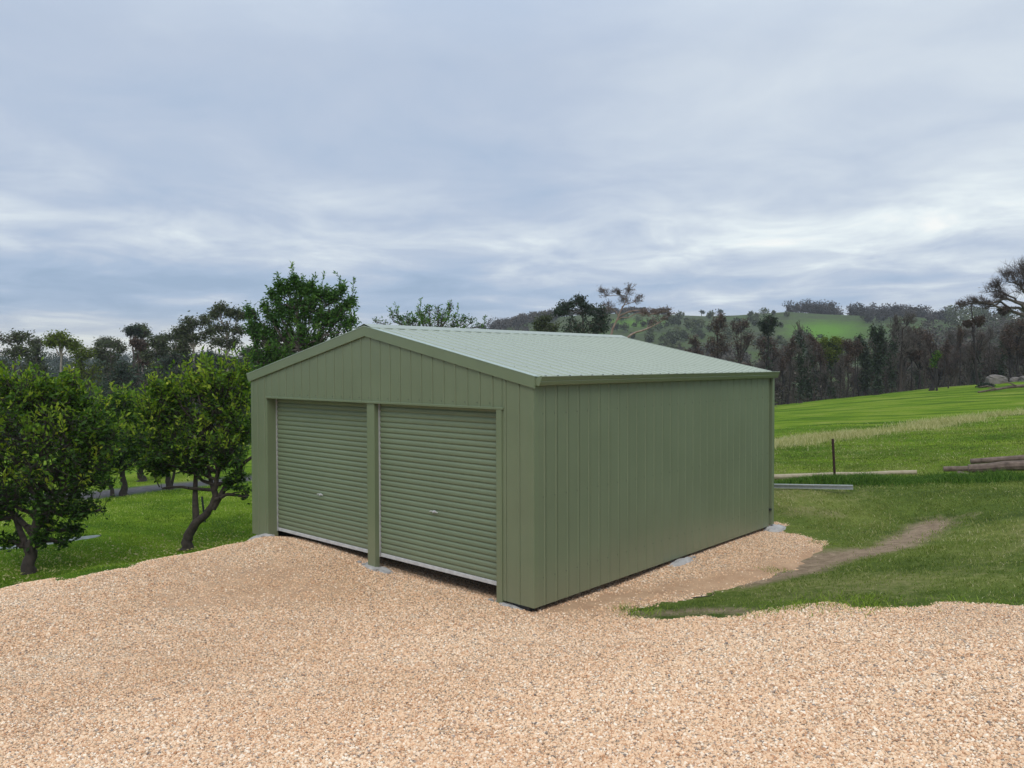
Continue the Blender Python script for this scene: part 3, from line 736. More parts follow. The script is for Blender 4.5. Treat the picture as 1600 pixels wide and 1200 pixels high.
def curves(P0, P1, n, sag, wob, rg):
    """polylines (k,n+1,3) from P0 to P1, with sag along z and wobble"""
    t = np.linspace(0, 1, n+1)[None, :, None]; L = np.linalg.norm(P1-P0, axis=1)[:, None, None]
    C = P0[:, None]*(1-t)+P1[:, None]*t
    C = C+np.array([0, 0, 1.])*(np.sin(np.pi*t)*L*sag)
    w = rg.normal(size=(len(P0), n+1, 3))*wob*L; w[:, 0] = 0; w[:, -1] = 0
    return C+w
def tubes_of(C, r0, r1, n):
    k, m_, _ = C.shape; m_ -= 1
    rr = np.reshape(r0, (-1, 1))*(1-np.linspace(0, 1, m_+1))+np.reshape(r1, (-1, 1))*np.linspace(0, 1, m_+1)
    return seg_tubes(C[:, :-1].reshape(-1, 3), C[:, 1:].reshape(-1, 3), rr[:, :-1].ravel(), rr[:, 1:].ravel(), n)
def pick(C, k, lo, hi, rg):
    """k random points per polyline -> points, parent index"""
    i = np.repeat(np.arange(len(C)), k); m_ = C.shape[1]-1; t = rg.uniform(lo, hi, len(i))*m_
    j = np.minimum(t.astype(int), m_-1); f = (t-j)[:, None]
    return C[i, j]*(1-f)+C[i, j+1]*f, i, unit(C[i, j+1]-C[i, j])
def leaves(P, size, asp, rg, up=.5, droop=0.0, axis=None):
    """folded diamond leaves"""
    n = len(P); ax = unit(rg.normal(size=(n, 3))*np.array([1, 1, .6])+np.array([0, 0, -droop]) if axis is None else axis+rg.normal(size=(n, 3))*.55)
    nr = unit(rg.normal(size=(n, 3))+np.array([0, 0, up])); sd2 = unit(np.cross(ax, nr)); nr = np.cross(sd2, ax)
    L = (size*rg.uniform(.65, 1.3, n))[:, None]; w = L*asp
    V = np.stack([P, P+ax*L*.5+sd2*w*.5+nr*w*.15, P+ax*L, P+ax*L*.5-sd2*w*.5+nr*w*.15], 1)
    i = np.arange(n)[:, None]*4
    T = np.concatenate([i+np.array([[0, 1, 2]]), i+np.array([[0, 2, 3]])])
    return V.reshape(-1, 3), T
def tree(name, px, D, blobs, bark, leafm, leaf=(.07, .45), nleaf=8, sub=10, twig=6, twig2=0, r=.1, label=None, group=None, cat='tree',
         trunk=None, split=.3, seed=0, sleeve=0, up=.4, droop=0., sag=.05, fine=None, twr=.006, tintf=None, leafsp=.06, upw=0.0, twl=.35, z_off=-.05, crownm=None, tn=9, limbr=.45, wob=.05, leafp=1.0, limbs=None, shoots=0, shl=.45, shleaf=12, even=False):
    """blobs: (px, py, radius x, radius y) of the foliage masses as seen, turned into metres at depth D"""
    rg = np.random.default_rng(seed+1000); bx, by, bz = at_D(px, D); bz += z_off; K = D/F
    root = empty(name, (bx, by, bz), YAW)
    tag(root, label, cat, group)
    loc = lambda a, b2: np.array([(a-px)*K, 0, ZE+(569.5-b2)*K-bz])
    BL = [(loc(q_[0], q_[1])+np.array([0, rg.uniform(-.5, .5)*q_[2]*K, 0]), np.array([q_[2]*K, (q_[4] if len(q_) > 4 else q_[2])*K*.9, q_[3]*K])) for q_ in blobs]
    tp = [np.array([0, 0, 0.])]+[loc(*q_[:2])+np.array([0, (q_[2] if len(q_) > 2 else 0), 0]) for q_ in (trunk or [])]
    if not trunk:
        top = max(c[2] for c, s_2 in BL); mx_ = np.mean([c[0] for c, s_2 in BL])
        tp += [np.array([mx_*.3+rg.normal()*.05, 0, top*split*.6]), np.array([mx_*.6, 0, top*split]), np.array([mx_, 0, top*.9])]
    tp = np.array(tp)
    # smooth the trunk
    tt_ = np.linspace(0, len(tp)-1, 4*(len(tp)-1)+1); TP = np.stack([np.interp(tt_, range(len(tp)), tp[:, i]) for i in range(3)], 1)
    TP[1:-1] = (TP[:-2]+TP[1:-1]*2+TP[2:])/4
    TP[1:-1, :2] += rg.normal(size=(len(TP)-2, 2))*r*.15
    rt_ = np.linspace(1, .28, len(TP))*r; rt_[0] *= 1.45; rt_[1] *= 1.12
    B = MB(); B.tube(TP, rt_, tn)
    for (lp, lr) in (limbs or []):
        LP_ = np.array([loc(*q_)+np.array([0, .05*k_, 0]) for k_, q_ in enumerate(lp)]); t5 = np.linspace(0, len(LP_)-1, 3*len(LP_))
        LP_ = np.stack([np.interp(t5, range(len(LP_)), LP_[:, i]) for i in range(3)], 1); LP_[1:-1] = (LP_[:-2]+LP_[1:-1]*2+LP_[2:])/4
        B.tube(LP_, np.linspace(1, .4, len(LP_))*lr, 7)
    wood = [(np.array(B.v), None)]
    LP0, LP1, LR = [], [], []
    for (c, s_2) in BL:
        h0 = np.clip(c[2]-s_2[2]*1.2, TP[-1, 2]*split, TP[-1, 2]*.93) if trunk is None else np.clip(c[2]-s_2[2]*1.3, TP[-1, 2]*split, TP[-1, 2])
        j = int(np.argmin(np.abs(TP[:, 2]-h0))); LP0.append(TP[j]); LP1.append(c); LR.append(rt_[j]*.75)
    C1 = curves(np.array(LP0), np.array(LP1), 5, sag, wob, rg)
    parts = [tubes_of(C1, np.array(LR), np.array(LR)*limbr*.8, 6)]
    # secondary branches into each mass
    S0, i0, _ = pick(C1, sub, .45, 1.0, rg)
    if even:      # small sprays carry fewer branches than large masses
        ar = np.array([s_2[0]*s_2[2] for c, s_2 in BL]); q_ = rg.random(len(S0)) < np.clip(ar/np.median(ar)*.8, .12, 1)[i0]; S0, i0 = S0[q_], i0[q_]
    cs = np.array([c for c, _2 in BL])[i0]; rs = np.array([q_ for _2, q_ in BL])[i0]
    dirs = unit(rg.normal(size=(len(S0), 3))+np.array([0, 0, upw])); rad = rg.uniform(.25, 1, (len(S0), 1))**.5
    S1 = cs+dirs*rs*rad
    C2 = curves(S0, S1, 4, .04, .05, rg); r2 = np.array(LR)[i0]*limbr*.55
    parts.append(tubes_of(C2, r2, np.maximum(r2*.3, twr), 4))
    # twigs
    T0, i1, d1 = pick(C2, twig, .3, 1.0, rg); rr2 = rs[i1]
    td = unit(unit(rg.normal(size=(len(T0), 3)))+d1*.6+np.array([0, 0, upw]))
    tl = rr2.mean(1, keepdims=True)*twl*rg.uniform(.4, 1.2, (len(T0), 1))
    C3 = curves(T0, T0+td*tl, 3, -.04*(droop > 0), .06, rg)
    fineparts = [tubes_of(C3, np.full(len(C3), twr*1.3), np.full(len(C3), twr*.6), 3)]
    tips = C3
    if twig2:
        T0, i2, d2 = pick(C3, twig2, .2, 1.0, rg)
        td = unit(unit(rg.normal(size=(len(T0), 3)))+d2*.7+np.array([0, 0, upw]))
        C4 = curves(T0, T0+td*tl[i2]*rg.uniform(.4, .9, (len(T0), 1)), 2, 0, .06, rg)
        fineparts.append(tubes_of(C4, np.full(len(C4), twr*.8), np.full(len(C4), twr*.4), 3)); tips = C4
    Vw, Qw = merge(parts); nb = len(B.v)
    BQ = np.array([f for f in B.f if len(f) == 4]) if B.f else np.zeros((0, 4), int)
    Vt = np.vstack([np.array(B.v), Vw]); Qt = np.vstack([BQ, Qw+nb])
    mesh_np('trunk', Vt, [Qt], bark, root, smooth=True)
    Vf, Qf = merge(fineparts); cv = [Vf]; cq = Qf; tint = [np.full(len(Vf), .5)]; cT = np.zeros((0, 3), int); nv = len(Vf)
    if leafm is not None and nleaf:
        LPp, i3, d3 = pick(tips, nleaf, .25, 1.05, rg)
        if leafp < 1: q_ = rg.random(len(LPp)) < leafp; LPp, i3, d3 = LPp[q_], i3[q_], d3[q_]
        LPp = LPp+rg.normal(size=LPp.shape)*leafsp
        V2, T2 = leaves(LPp, leaf[0], leaf[1], rg, up, droop)
        cv.append(V2); cT = T2+nv; nv += len(V2)
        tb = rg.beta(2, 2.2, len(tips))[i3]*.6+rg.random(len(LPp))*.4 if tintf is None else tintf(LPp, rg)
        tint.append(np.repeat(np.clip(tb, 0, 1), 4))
    if shoots:
        w_ = np.array([s_2[0]*s_2[1] for c, s_2 in BL]); bi = rg.choice(len(BL), shoots, p=w_/w_.sum())
        cs = np.array([c for c, _2 in BL])[bi]; rs = np.array([q_ for _2, q_ in BL])[bi]
        dd = unit(rg.normal(size=(shoots, 3))*np.array([1, 1, .5])+np.array([0, 0, 1.2]))
        b0 = cs+dd*rs*.6; ln = shl*rg.uniform(.5, 1.3, (shoots, 1)); b1 = cs+dd*rs*.95+unit(dd*np.array([.7, .7, 1])+np.array([0, 0, .8]))*ln
        C5 = curves(b0, b1, 3, 0, .04, rg); V5, Q5 = tubes_of(C5, np.full(shoots, twr*1.3), np.full(shoots, twr*.6), 3)
        Lp, i5, d5 = pick(C5, shleaf, .3, 1.02, rg)
        V6, T6 = leaves(Lp+rg.normal(size=Lp.shape)*.012, leaf[0], leaf[1]*.9, rg, .6, 0, axis=d5*.75)
        cv += [V5, V6]; cq = np.vstack([cq, Q5+nv]); cT = np.vstack([cT, T6+nv+len(V5)]); nv += len(V5)+len(V6)
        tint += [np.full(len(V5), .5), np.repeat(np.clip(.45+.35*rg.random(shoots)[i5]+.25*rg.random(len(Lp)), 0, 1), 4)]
    Vc = np.vstack(cv)
    fm = fine or B_twig
    mats = [fm, leafm] if leafm is not None else [fm]
    mi = np.concatenate([np.zeros(len(cq), int), np.ones(len(cT), int)]) if len(cT) else np.zeros(len(cq), int)
    mesh_np('crown', Vc, [cq, cT], mats, root, attrs=dict(tint=np.concatenate(tint)), mi=mi)
    if sleeve:
        A = np.concatenate([C1, ], 0); Ps, i4, _ = pick(np.concatenate([C1, C1[:, ::-1]]), sleeve, .1, 1, rg)
        Pt = np.stack([np.interp(rg.uniform(.15, 1, sleeve*3)*(len(TP)-1), range(len(TP)), TP[:, i]) for i in range(3)], 1)
        tpar = rg.uniform(.15, 1, sleeve*3)*(len(TP)-1); Pt = np.stack([np.interp(tpar, range(len(TP)), TP[:, i]) for i in range(3)], 1)
        Ps = np.vstack([Ps, Pt]); Ps = Ps+rg.normal(size=Ps.shape)*np.array([.22, .22, .3])*(D/85)
        V2, T2 = leaves(Ps, .26*D/85, .6, rg, .3, .3)
        mesh_np('regrowth', V2, [T2], L_dkgrn, root, attrs=dict(tint=rg.random(len(V2))))
    return root
def copy_tree(o, px, D, rz, sc_, label, group, cat='tree'):
    c = o.copy(); COL.objects.link(c); x_, y_, z_ = at_D(px, D); c.location = (x_, y_, z_-.1); c.rotation_euler = (0, 0, rz); c.scale = (sc_[0], sc_[0], sc_[1])
    tag(c, label, cat, group)
    for ch in list(o.children):
        d = ch.copy(); COL.objects.link(d); d.parent = c
    return c
def tip_light_tint(z0, z1):
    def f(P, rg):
        return np.clip(rg.beta(2, 3.5, len(P))*.7+np.clip((P[:, 2]-z0)/(z1-z0), 0, 1)**2*.32+(rg.random(len(P)) < .05)*.4, 0, 1)     # brighter with height: new growth, plus dimmer light low in the crown painted in
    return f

FR = 'broad leaved fruit trees below the garage pad'
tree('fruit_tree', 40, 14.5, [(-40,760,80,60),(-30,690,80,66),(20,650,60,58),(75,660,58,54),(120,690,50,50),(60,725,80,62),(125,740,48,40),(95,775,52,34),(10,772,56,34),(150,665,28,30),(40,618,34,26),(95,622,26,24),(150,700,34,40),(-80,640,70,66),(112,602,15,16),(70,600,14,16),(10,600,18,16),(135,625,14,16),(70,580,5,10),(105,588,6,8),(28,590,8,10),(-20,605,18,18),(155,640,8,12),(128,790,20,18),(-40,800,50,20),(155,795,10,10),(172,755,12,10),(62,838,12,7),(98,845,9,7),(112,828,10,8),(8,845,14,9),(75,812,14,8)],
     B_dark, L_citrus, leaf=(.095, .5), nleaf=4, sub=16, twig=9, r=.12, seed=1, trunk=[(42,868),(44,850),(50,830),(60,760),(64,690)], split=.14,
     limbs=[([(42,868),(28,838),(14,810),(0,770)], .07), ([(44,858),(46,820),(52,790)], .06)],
     even=True, label='nearest leafy fruit tree with forked dark trunk at the left edge of the photo', group=FR, up=.8, twl=.42, leafsp=.06, tintf=tip_light_tint(1.4, 3.5), shoots=420, shl=.38, shleaf=11, limbr=.5, fine=B_dark)
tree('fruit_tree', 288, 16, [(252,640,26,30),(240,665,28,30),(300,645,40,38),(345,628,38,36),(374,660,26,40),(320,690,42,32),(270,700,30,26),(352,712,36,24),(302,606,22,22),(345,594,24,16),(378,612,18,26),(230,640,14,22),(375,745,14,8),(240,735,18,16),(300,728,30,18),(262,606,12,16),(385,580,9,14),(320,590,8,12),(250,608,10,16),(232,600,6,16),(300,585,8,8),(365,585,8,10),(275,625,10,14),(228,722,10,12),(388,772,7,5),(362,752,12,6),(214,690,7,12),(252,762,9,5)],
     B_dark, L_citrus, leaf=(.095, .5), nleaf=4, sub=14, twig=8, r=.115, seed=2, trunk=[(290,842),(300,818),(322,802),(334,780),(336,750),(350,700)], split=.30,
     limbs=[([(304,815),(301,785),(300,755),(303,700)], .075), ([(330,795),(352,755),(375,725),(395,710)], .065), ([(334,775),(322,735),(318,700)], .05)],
     even=True, label='fruit tree with leaning twisted trunk and bright new leaves just left of the garage', group=FR, up=.8, twl=.42, leafsp=.055, tintf=tip_light_tint(1.3, 3.3), shoots=330, shl=.38, shleaf=11, limbr=.6, fine=B_dark)
OR = 'young orchard trees along the farm track'
for (px, D, lab, sd_2, bl, tk, rr) in [
    (174, 27, 'thin stemmed orchard tree between the two near fruit trees, left of its row', 11, [(150,700,34,34),(168,665,30,30),(185,690,26,26),(158,735,22,16),(160,640,18,20)], [(168,750),(162,715),(160,690)], .07),
    (191, 27.5, 'orchard tree with stout grey trunk standing on the near kerb of the track', 12, [(190,650,32,30),(208,685,32,30),(180,715,24,22),(222,705,22,22),(188,625,16,16),(210,640,20,24)], [(190,750),(187,720),(190,690)], .13),
    (220, 33, 'orchard tree with a shaggy dark trunk beyond the farm track', 13, [(220,685,30,26),(212,715,24,16),(240,695,26,22),(228,655,26,26),(215,640,14,16)], [(219,740),(217,715),(218,690)], .17),
    (243, 35, 'dark bushy orchard tree clothed to the ground beyond the farm track', 14, [(243,690,22,24),(240,724,11,20),(247,738,8,14),(243,660,20,18)], [(243,740),(243,715)], .14),
    (263, 29, 'orchard tree with twin dark stems behind the leaning fruit tree', 15, [(262,690,26,26),(268,715,20,18),(285,700,22,22),(265,655,22,24)], [(261,745),(260,720),(262,700)], .12),
    (372, 33, 'orchard tree with a flared dark trunk beside the garage corner', 16, [(370,705,26,22),(385,680,26,26),(352,715,18,16),(372,650,24,26)], [(372,738),(371,720),(372,700)], .20)]:
    tree('orchard_tree', px, D, bl, B_dark, L_citrus, leaf=(.13, .5), nleaf=7, sub=14, twig=7, r=rr, seed=sd_2, split=.45, label=lab, group=OR, up=.5, twl=.4, leafsp=.08, fine=B_dark, tn=7, trunk=tk, shoots=110, shl=.3, shleaf=10,
         limbs=[([(263,765),(268,745),(272,720)], .07)] if px == 263 else None)

SH = 'tall leafy trees behind the garage'
topc = lambda p: np.interp(p, [383, 392, 400, 412, 425, 440, 455, 470, 482, 495, 510, 525, 540, 552, 560], [478, 468, 500, 470, 440, 436, 428, 420, 432, 440, 446, 440, 448, 456, 500])
cols = []
for i, p in enumerate(np.arange(388, 558, 12.4)):
    tpx = float(topc(p))+[0, 7, 3, 12][i % 4]
    cols.append((p, tpx+20, 3.6, 20)); cols.append((p+2, tpx+58, 6.5, 28))
    if i % 2: cols.append((p, tpx+98, 9, 30))
cols += [(420,640,24,30),(500,620,34,30),(470,660,40,26),(395,570,10,30),(398,615,12,34),(420,570,16,30),(450,570,16,30),(485,560,18,30),(440,610,34,30)]
tree('leafy_tree', 470, 22, cols, B_grey, L_pear, leaf=(.11, .38), nleaf=6, sub=11, twig=6, r=.16, seed=21, split=.15, upw=2.2, twl=.45, shoots=330, shl=.42, shleaf=26, sag=-.08, limbr=.35,
     label='tall tree of dense upright leafy shoots behind the left slope of the roof', group=SH, leafsp=.06, up=.3, fine=B_grey)
tree('leafy_tree', 675, 25, [(622,500,8,10),(635,502,8,9),(648,503,8,9),(660,500,8,10),(672,492,7,13),(684,490,7,14),(694,494,7,13),(706,485,4,12),(714,500,7,10),(728,503,6,9),(680,515,30,12),(640,518,24,10),(610,493,3,9),(738,503,5,7),(585,506,3,9),(757,512,3.5,6),(655,490,3,8),(640,550,30,20),(690,550,34,20),(720,530,20,16),(665,590,40,24)],
     B_grey, L_pear, leaf=(.09, .36), nleaf=4, sub=5, twig=4, r=.14, seed=22, split=.4, upw=1.8, twl=.6, limbr=.35, shoots=190, shl=.34, shleaf=20,
     label='leafy tree of which only the loose top shoots show above the ridge', group=SH, leafsp=.05, up=.3, fine=B_grey)

GU = 'gum trees in the wood beyond the left paddock'
gums = [
 (22, 70, [(10,525,26,8),(30,520,18,7),(15,550,18,10),(40,545,14,10),(5,570,16,12),(45,575,16,12)], L_gum, B_grey, 'open crowned gum with flat tops at the far left of the wood', .5),
 (58, 74, [(50,530,16,10),(62,545,12,9),(52,560,16,12),(64,575,12,12),(55,600,20,16)], L_gum, B_grey, 'dark gum just left of the yellow crowned gum', .5),
 (92, 66, [(88,524,17,6),(102,530,18,8),(80,532,12,6),(115,537,10,8),(96,521,8,4)], L_gumY, B_pale, 'umbrella gum with yellow green top and pale bare trunk', .55),
 (128, 72, [(125,545,16,12),(138,552,15,14),(120,570,18,18),(142,580,18,18),(112,590,14,16)], L_gumY, B_grey, 'broad olive gum right of the umbrella gum', .35),
 (165, 78, [(160,545,14,9),(178,535,14,9),(190,542,12,10),(170,560,20,12),(185,570,16,14)], L_gum, B_grey, 'ragged gum before the tall small topped gum', .45),
 (210, 80, [(208,512,11,4),(216,514,9,4),(202,514,7,3)], L_gumB, B_grey, 'tall thin gum with one small flat tuft standing above the wood', .6),
 (214, 76, [(213,530,8,7),(222,537,8,6),(225,560,14,10)], L_brown, B_grey, 'gum with a dark brown clump below the small flat tuft', .5),
 (245, 74, [(240,530,11,8),(256,532,13,8),(250,550,18,12),(232,552,12,10)], L_gum, B_grey, 'rounded gum in the dip of the wood', .45),
 (305, 68, [(290,510,12,8),(302,500,14,8),(322,497,14,7),(280,516,8,8),(312,525,18,12),(330,515,12,10),(285,530,10,8),(290,545,18,10)], L_gum, B_pale, 'large spreading gum left of the tallest gum', .4),
 (352, 66, [(345,478,12,6),(362,484,14,7),(335,486,7,8),(378,490,10,9),(350,510,18,8),(375,515,14,10),(340,530,18,12),(365,535,16,12)], L_gum, B_pale, 'tallest gum of the wood beside the upright leafy tree', .4),
 (280, 72, [(280,555,20,12),(260,565,18,12),(300,560,18,14),(285,580,22,16)], L_gumB, B_grey, 'low blue green gum below the spreading gum', .3),
 (325, 64, [(325,555,18,12),(345,565,20,14),(310,575,18,14),(335,590,22,16)], L_gumB, B_grey, 'low blue green gum below the tallest gum', .3),
 (190, 68, [(190,572,18,12),(205,585,18,14),(175,590,18,14),(195,605,22,14)], L_gumB, B_pale, 'low grey green gum with a pale trunk in the middle of the wood', .3),
]
gum_protos = []
for i, (px, D, bl, lm, bk, lab, sp_) in enumerate(gums):
    bl = [(q[0], q[1], q[2], q[3]*.8) for q in bl]
    if px not in (22, 92, 210): bl = bl+[(px-8, 590, 20, 16), (px+12, 600, 20, 18)]
    gum_protos.append(tree('gum_tree', px, D, bl, bk, lm, leaf=(.24, .42), nleaf=5, sub=15, twig=6, r=.22, seed=40+i, split=sp_, label=lab, group=GU, up=.4, droop=.5, twl=.45, leafsp=.16, twr=.018, fine=B_grey, tn=6, limbr=.5))
rg = np.random.default_rng(5)
for i in range(36):
    px = 118+i*9.5 if i > 3 else -80+i*28+rg.uniform(-6, 6); D = rg.uniform(84, 112); src = gum_protos[[12, 3, 10, 11, 7, 9][i % 6]]
    copy_tree(src, px, D, rg.uniform(0, 6.28), (rg.uniform(1.2, 1.7), rg.uniform(.85, 1.05)), 'dull green gum packed in the back rows of the left wood', 'back rows of gum trees beyond the left paddock')

# centre, behind the garage roof
CB = 'trees behind the garage roof'
tree('gum_tree', 905, 60, [(885,475,15,10),(905,470,10,8),(875,485,10,8),(920,485,14,12),(938,490,10,14),(895,510,26,20),(930,515,22,20),(942,505,10,18),(910,545,34,26)], B_grey, L_gumB, leaf=(.22, .45), nleaf=6, sub=13, twig=6, r=.25, seed=60, split=.3,
     label='dark green gum with rounded crown above the rear end of the ridge', group=CB, up=.4, droop=.4, twl=.45, leafsp=.14, twr=.016, fine=B_grey, tn=6)
tree('gum_tree', 855, 64, [(850,500,12,8),(842,508,12,8),(860,512,14,10),(850,530,24,14)], B_grey, L_gum, leaf=(.22, .45), nleaf=6, sub=13, twig=6, r=.22, seed=61, split=.3,
     label='lower dark gum at the left foot of the rounded gum', group=CB, up=.4, droop=.4, twl=.45, leafsp=.14, twr=.016, fine=B_grey, tn=6)
tree('bare_gum', 945, 52, [(940,458,10,10),(962,460,10,9),(985,452,9,11),(978,470,12,12),(1000,470,8,10),(1008,492,9,8),(1028,490,10,6),(1045,487,8,5),(950,480,10,10)], B_pink, L_brown, leaf=(.12, .3), nleaf=1, leafp=.15, sub=13, twig=8, twig2=4, r=.12, seed=62, split=.3, trunk=[(950,545),(956,520),(966,495),(978,470)],
     label='nearly bare pinkish gum with fine twigs against the sky', group=CB, upw=.4, twl=.5, leafsp=.1, twr=.007, fine=B_twigp, tn=7, limbr=.4)
tree('bare_gum', 968, 44, [(1020,505,9,7),(1038,500,8,6),(1006,490,8,8),(1050,492,6,5)], B_pink, L_brown, leaf=(.12, .3), nleaf=1, leafp=.15, sub=8, twig=7, twig2=4, r=.09, seed=63, split=.6, trunk=[(972,540),(985,523),(1010,515),(1030,505)],
     label='pale leaning limb of a bare gum reaching right over the roof end', group=CB, upw=.4, twl=.5, leafsp=.1, twr=.007, fine=B_twigp, tn=7, limbr=.45)

# burnt wood on the right
BW = 'fire scorched trees along the right paddock'
def burnt(px, D, bl, lab, seed, leafm=None, sleeve=0, nl=2, bark=B_burnt, fine=B_twig, trunk=None, r=.2, split=.22, twr=.016, lp=1., sub=12, tw=6, tw2=4, leafs=.22, name='scorched_tree'):
    return tree(name, px, D, bl, bark, leafm, leaf=(leafs, .4), nleaf=nl if leafm else 0, leafp=lp, sub=sub, twig=tw, twig2=tw2, r=r, seed=seed, split=split, label=lab, group=BW, upw=.8, twl=.4, leafsp=.16, twr=twr, fine=fine, tn=7, limbr=.5, sleeve=sleeve, trunk=trunk, sag=-.05)
bs = []
bs.append(burnt(1122, 84, [(1118,520,14,26),(1128,505,12,14),(1110,545,14,22),(1130,550,16,24)], 'rust brown bushy tree left of its twin above the roof edge', 70, L_brown, nl=2, lp=.6))
bs.append(burnt(1156, 86, [(1158,510,14,14),(1150,525,14,22),(1168,535,10,20),(1155,555,18,24)], 'rust brown bushy tree right of its twin above the roof edge', 71, L_brown, bark=B_dark, nl=2, lp=.4))
bs.append(burnt(1086, 92, [(1085,540,12,14),(1092,555,12,14),(1078,555,10,12)], 'small dark scorched tree lowest beside the roof edge', 72, L_brown, nl=1))
bs.append(burnt(1203, 84, [(1200,504,14,6),(1208,508,10,6),(1192,510,7,5)], 'scorched tree with a dark green umbrella top', 73, L_dkgrn, nl=4, sleeve=120, tw2=2))
bs.append(burnt(1195, 88, [(1190,550,14,24),(1208,555,12,24),(1200,540,14,18)], 'brown twiggy tree below the green umbrella top', 74, L_brown, nl=1))
bs.append(burnt(1251, 80, [(1248,520,9,18),(1256,540,12,24),(1244,560,10,24),(1262,575,10,18),(1250,590,10,14)], 'slim scorched tree with pale twigs and dark trunk nearest the roof corner', 75, None, bark=B_dark, fine=B_twigg, sleeve=90, r=.18))
bs.append(burnt(1232, 84, [(1232,560,8,24),(1238,545,6,20)], 'thin scorched pole tree just right of the downpipe', 76, L_brown, nl=1, r=.13))
bs.append(burnt(1272, 90, [(1268,538,11,12),(1278,550,10,16),(1268,570,10,18)], 'rusty scorched tree left of the yellow green one', 77, L_brown, bark=B_dark, nl=3))
bs.append(burnt(1298, 88, [(1290,540,9,10),(1303,538,9,9),(1296,560,12,16),(1306,555,6,12)], 'scorched tree resprouting yellow green among brown neighbours', 78, L_gumY, bark=B_dark, nl=4, lp=.8, sleeve=80))
bs.append(burnt(1324, 92, [(1320,545,10,12),(1332,548,9,13),(1325,570,12,18)], 'rusty scorched tree right of the yellow green one', 79, L_brown, bark=B_dark, nl=3))
bs.append(burnt(1350, 88, [(1344,535,5,10),(1352,550,5,16),(1358,570,6,18),(1348,590,8,14)], 'scorched tree with a leaning trunk wrapped in dark green shoots', 80, L_dkgrn, nl=3, sleeve=260, tw2=1, trunk=[(1354,600),(1352,570),(1340,535)]))
bs.append(burnt(1370, 80, [(1363,520,5,14),(1378,525,5,18),(1368,560,8,22),(1382,550,6,20)], 'strong dark scorched trunk with two green sprouting arms', 81, L_dkgrn, nl=3, sleeve=240, tw2=1, r=.28))
bs.append(burnt(1406, 86, [(1400,510,16,18),(1420,505,16,16),(1410,545,20,26),(1390,560,14,20),(1428,540,14,24)], 'large dark grey fan shaped bare tree', 82, None, bark=B_dark, fine=B_twigg, sub=22, r=.26))
bs.append(burnt(1438, 88, [(1432,530,16,16),(1450,540,16,18),(1440,565,18,18),(1425,560,12,18)], 'domed reddish brown bare tree right of the fan shaped one', 83, L_brown, nl=1, sub=20, r=.24))
bs.append(burnt(1456, 74, [(1448,575,8,18),(1462,560,7,22),(1455,545,12,22)], 'scorched tree with forked black trunk in the grass', 84, None, sub=14, r=.2, trunk=[(1462,590),(1463,565),(1462,540)], fine=B_twig))
tree('resprouting_sapling', 1464, 72.5, [(1461,562,4,8),(1465,556,3,6),(1459,570,3,5)], B_burnt, L_citrus, leaf=(.16, .5), nleaf=5, sub=10, twig=5, r=.08, seed=85, split=.5, label='slender trunk topped by a bright yellow green tuft before the bare trees', group=BW, twl=.5, leafsp=.1, twr=.012, fine=B_burnt, tn=6)
bs.append(burnt(1484, 90, [(1480,570,14,14),(1495,565,14,14),(1488,585,18,12)], 'low brown bare tree between the forked one and the boulder', 86, None, bark=B_dark, sub=18))
bs.append(burnt(1528, 80, [(1520,520,6,22),(1530,540,10,26),(1518,560,10,20)], 'slim bare tree leaning left behind the dark bush', 87, None, fine=B_twig, r=.16, trunk=[(1524,570),(1520,520),(1516,480)]))
bs.append(burnt(1548, 82, [(1545,530,9,24),(1552,560,10,20),(1540,550,9,24)], 'bare tree of upright grey stems behind the boulder', 88, None, bark=B_dark, fine=B_twigg, r=.16, split=.1))
bs.append(burnt(1594, 80, [(1590,520,18,20),(1575,545,16,24),(1600,550,18,22)], 'dense dark scorched tree behind the small rocks', 89, L_brown, nl=1, sub=22, r=.3))
# the big spreading tree at the right edge
tree('spreading_tree', 1630, 60, [(1550,458,14,16),(1568,442,15,17),(1590,430,16,16),(1562,470,14,9),(1590,455,14,14),(1612,440,20,20),(1640,450,30,26),(1515,478,13,7),(1500,483,10,8),(1538,482,10,8),(1660,490,30,26)],
     B_grey, L_brown, leaf=(.13, .3), nleaf=1, leafp=.10, sub=10, twig=9, twig2=7, r=.30, seed=90, split=.55, trunk=[(1628,560),(1610,515),(1600,490),(1605,465),(1612,440)],
     label='big spreading bare tree with arching limbs at the right edge', group=BW, upw=.7, twl=.85, leafsp=.1, twr=.0085, fine=B_twig, tn=8, limbr=.26, sag=.10, wob=.04)
for (px, py, rx, ry, lab, sd_2) in [(1529, 503, 9, 9, 'dark red hanging mistletoe clump above the boulder', 1), (1511, 507, 7, 6, 'smaller mistletoe clump at the tip of the arching limb', 2), (1567, 487, 9, 8, 'mistletoe clump close against the big limb', 3)]:
    rg = np.random.default_rng(sd_2); D = 60; x_, y_, _z = at_D(px, D); zc = ZE+(569.5-py)/F*D; K = D/F
    n = 900; d_ = unit(rg.normal(size=(n, 3)))*rg.random((n, 1))**.45*np.array([rx*K, rx*K, ry*K]); d_[:, 2] -= np.abs(d_[:, 0])*-.2
    Pp = d_*np.array([1, 1, 1]); wt = np.clip(1-(-Pp[:, 2])/(ry*K)*.5, .4, 1); Pp[:, :2] *= wt[:, None]
    V2, T2 = leaves(Pp, .16, .3, rg, .2, 1.5)
    o = mesh_np('mistletoe', V2, [T2], L_brown, attrs=dict(tint=rg.random(len(V2))*.45)); o.location = (x_, y_, zc)
    tag(o, lab, 'mistletoe', 'mistletoe clumps in the big bare tree')
rg = np.random.default_rng(19)
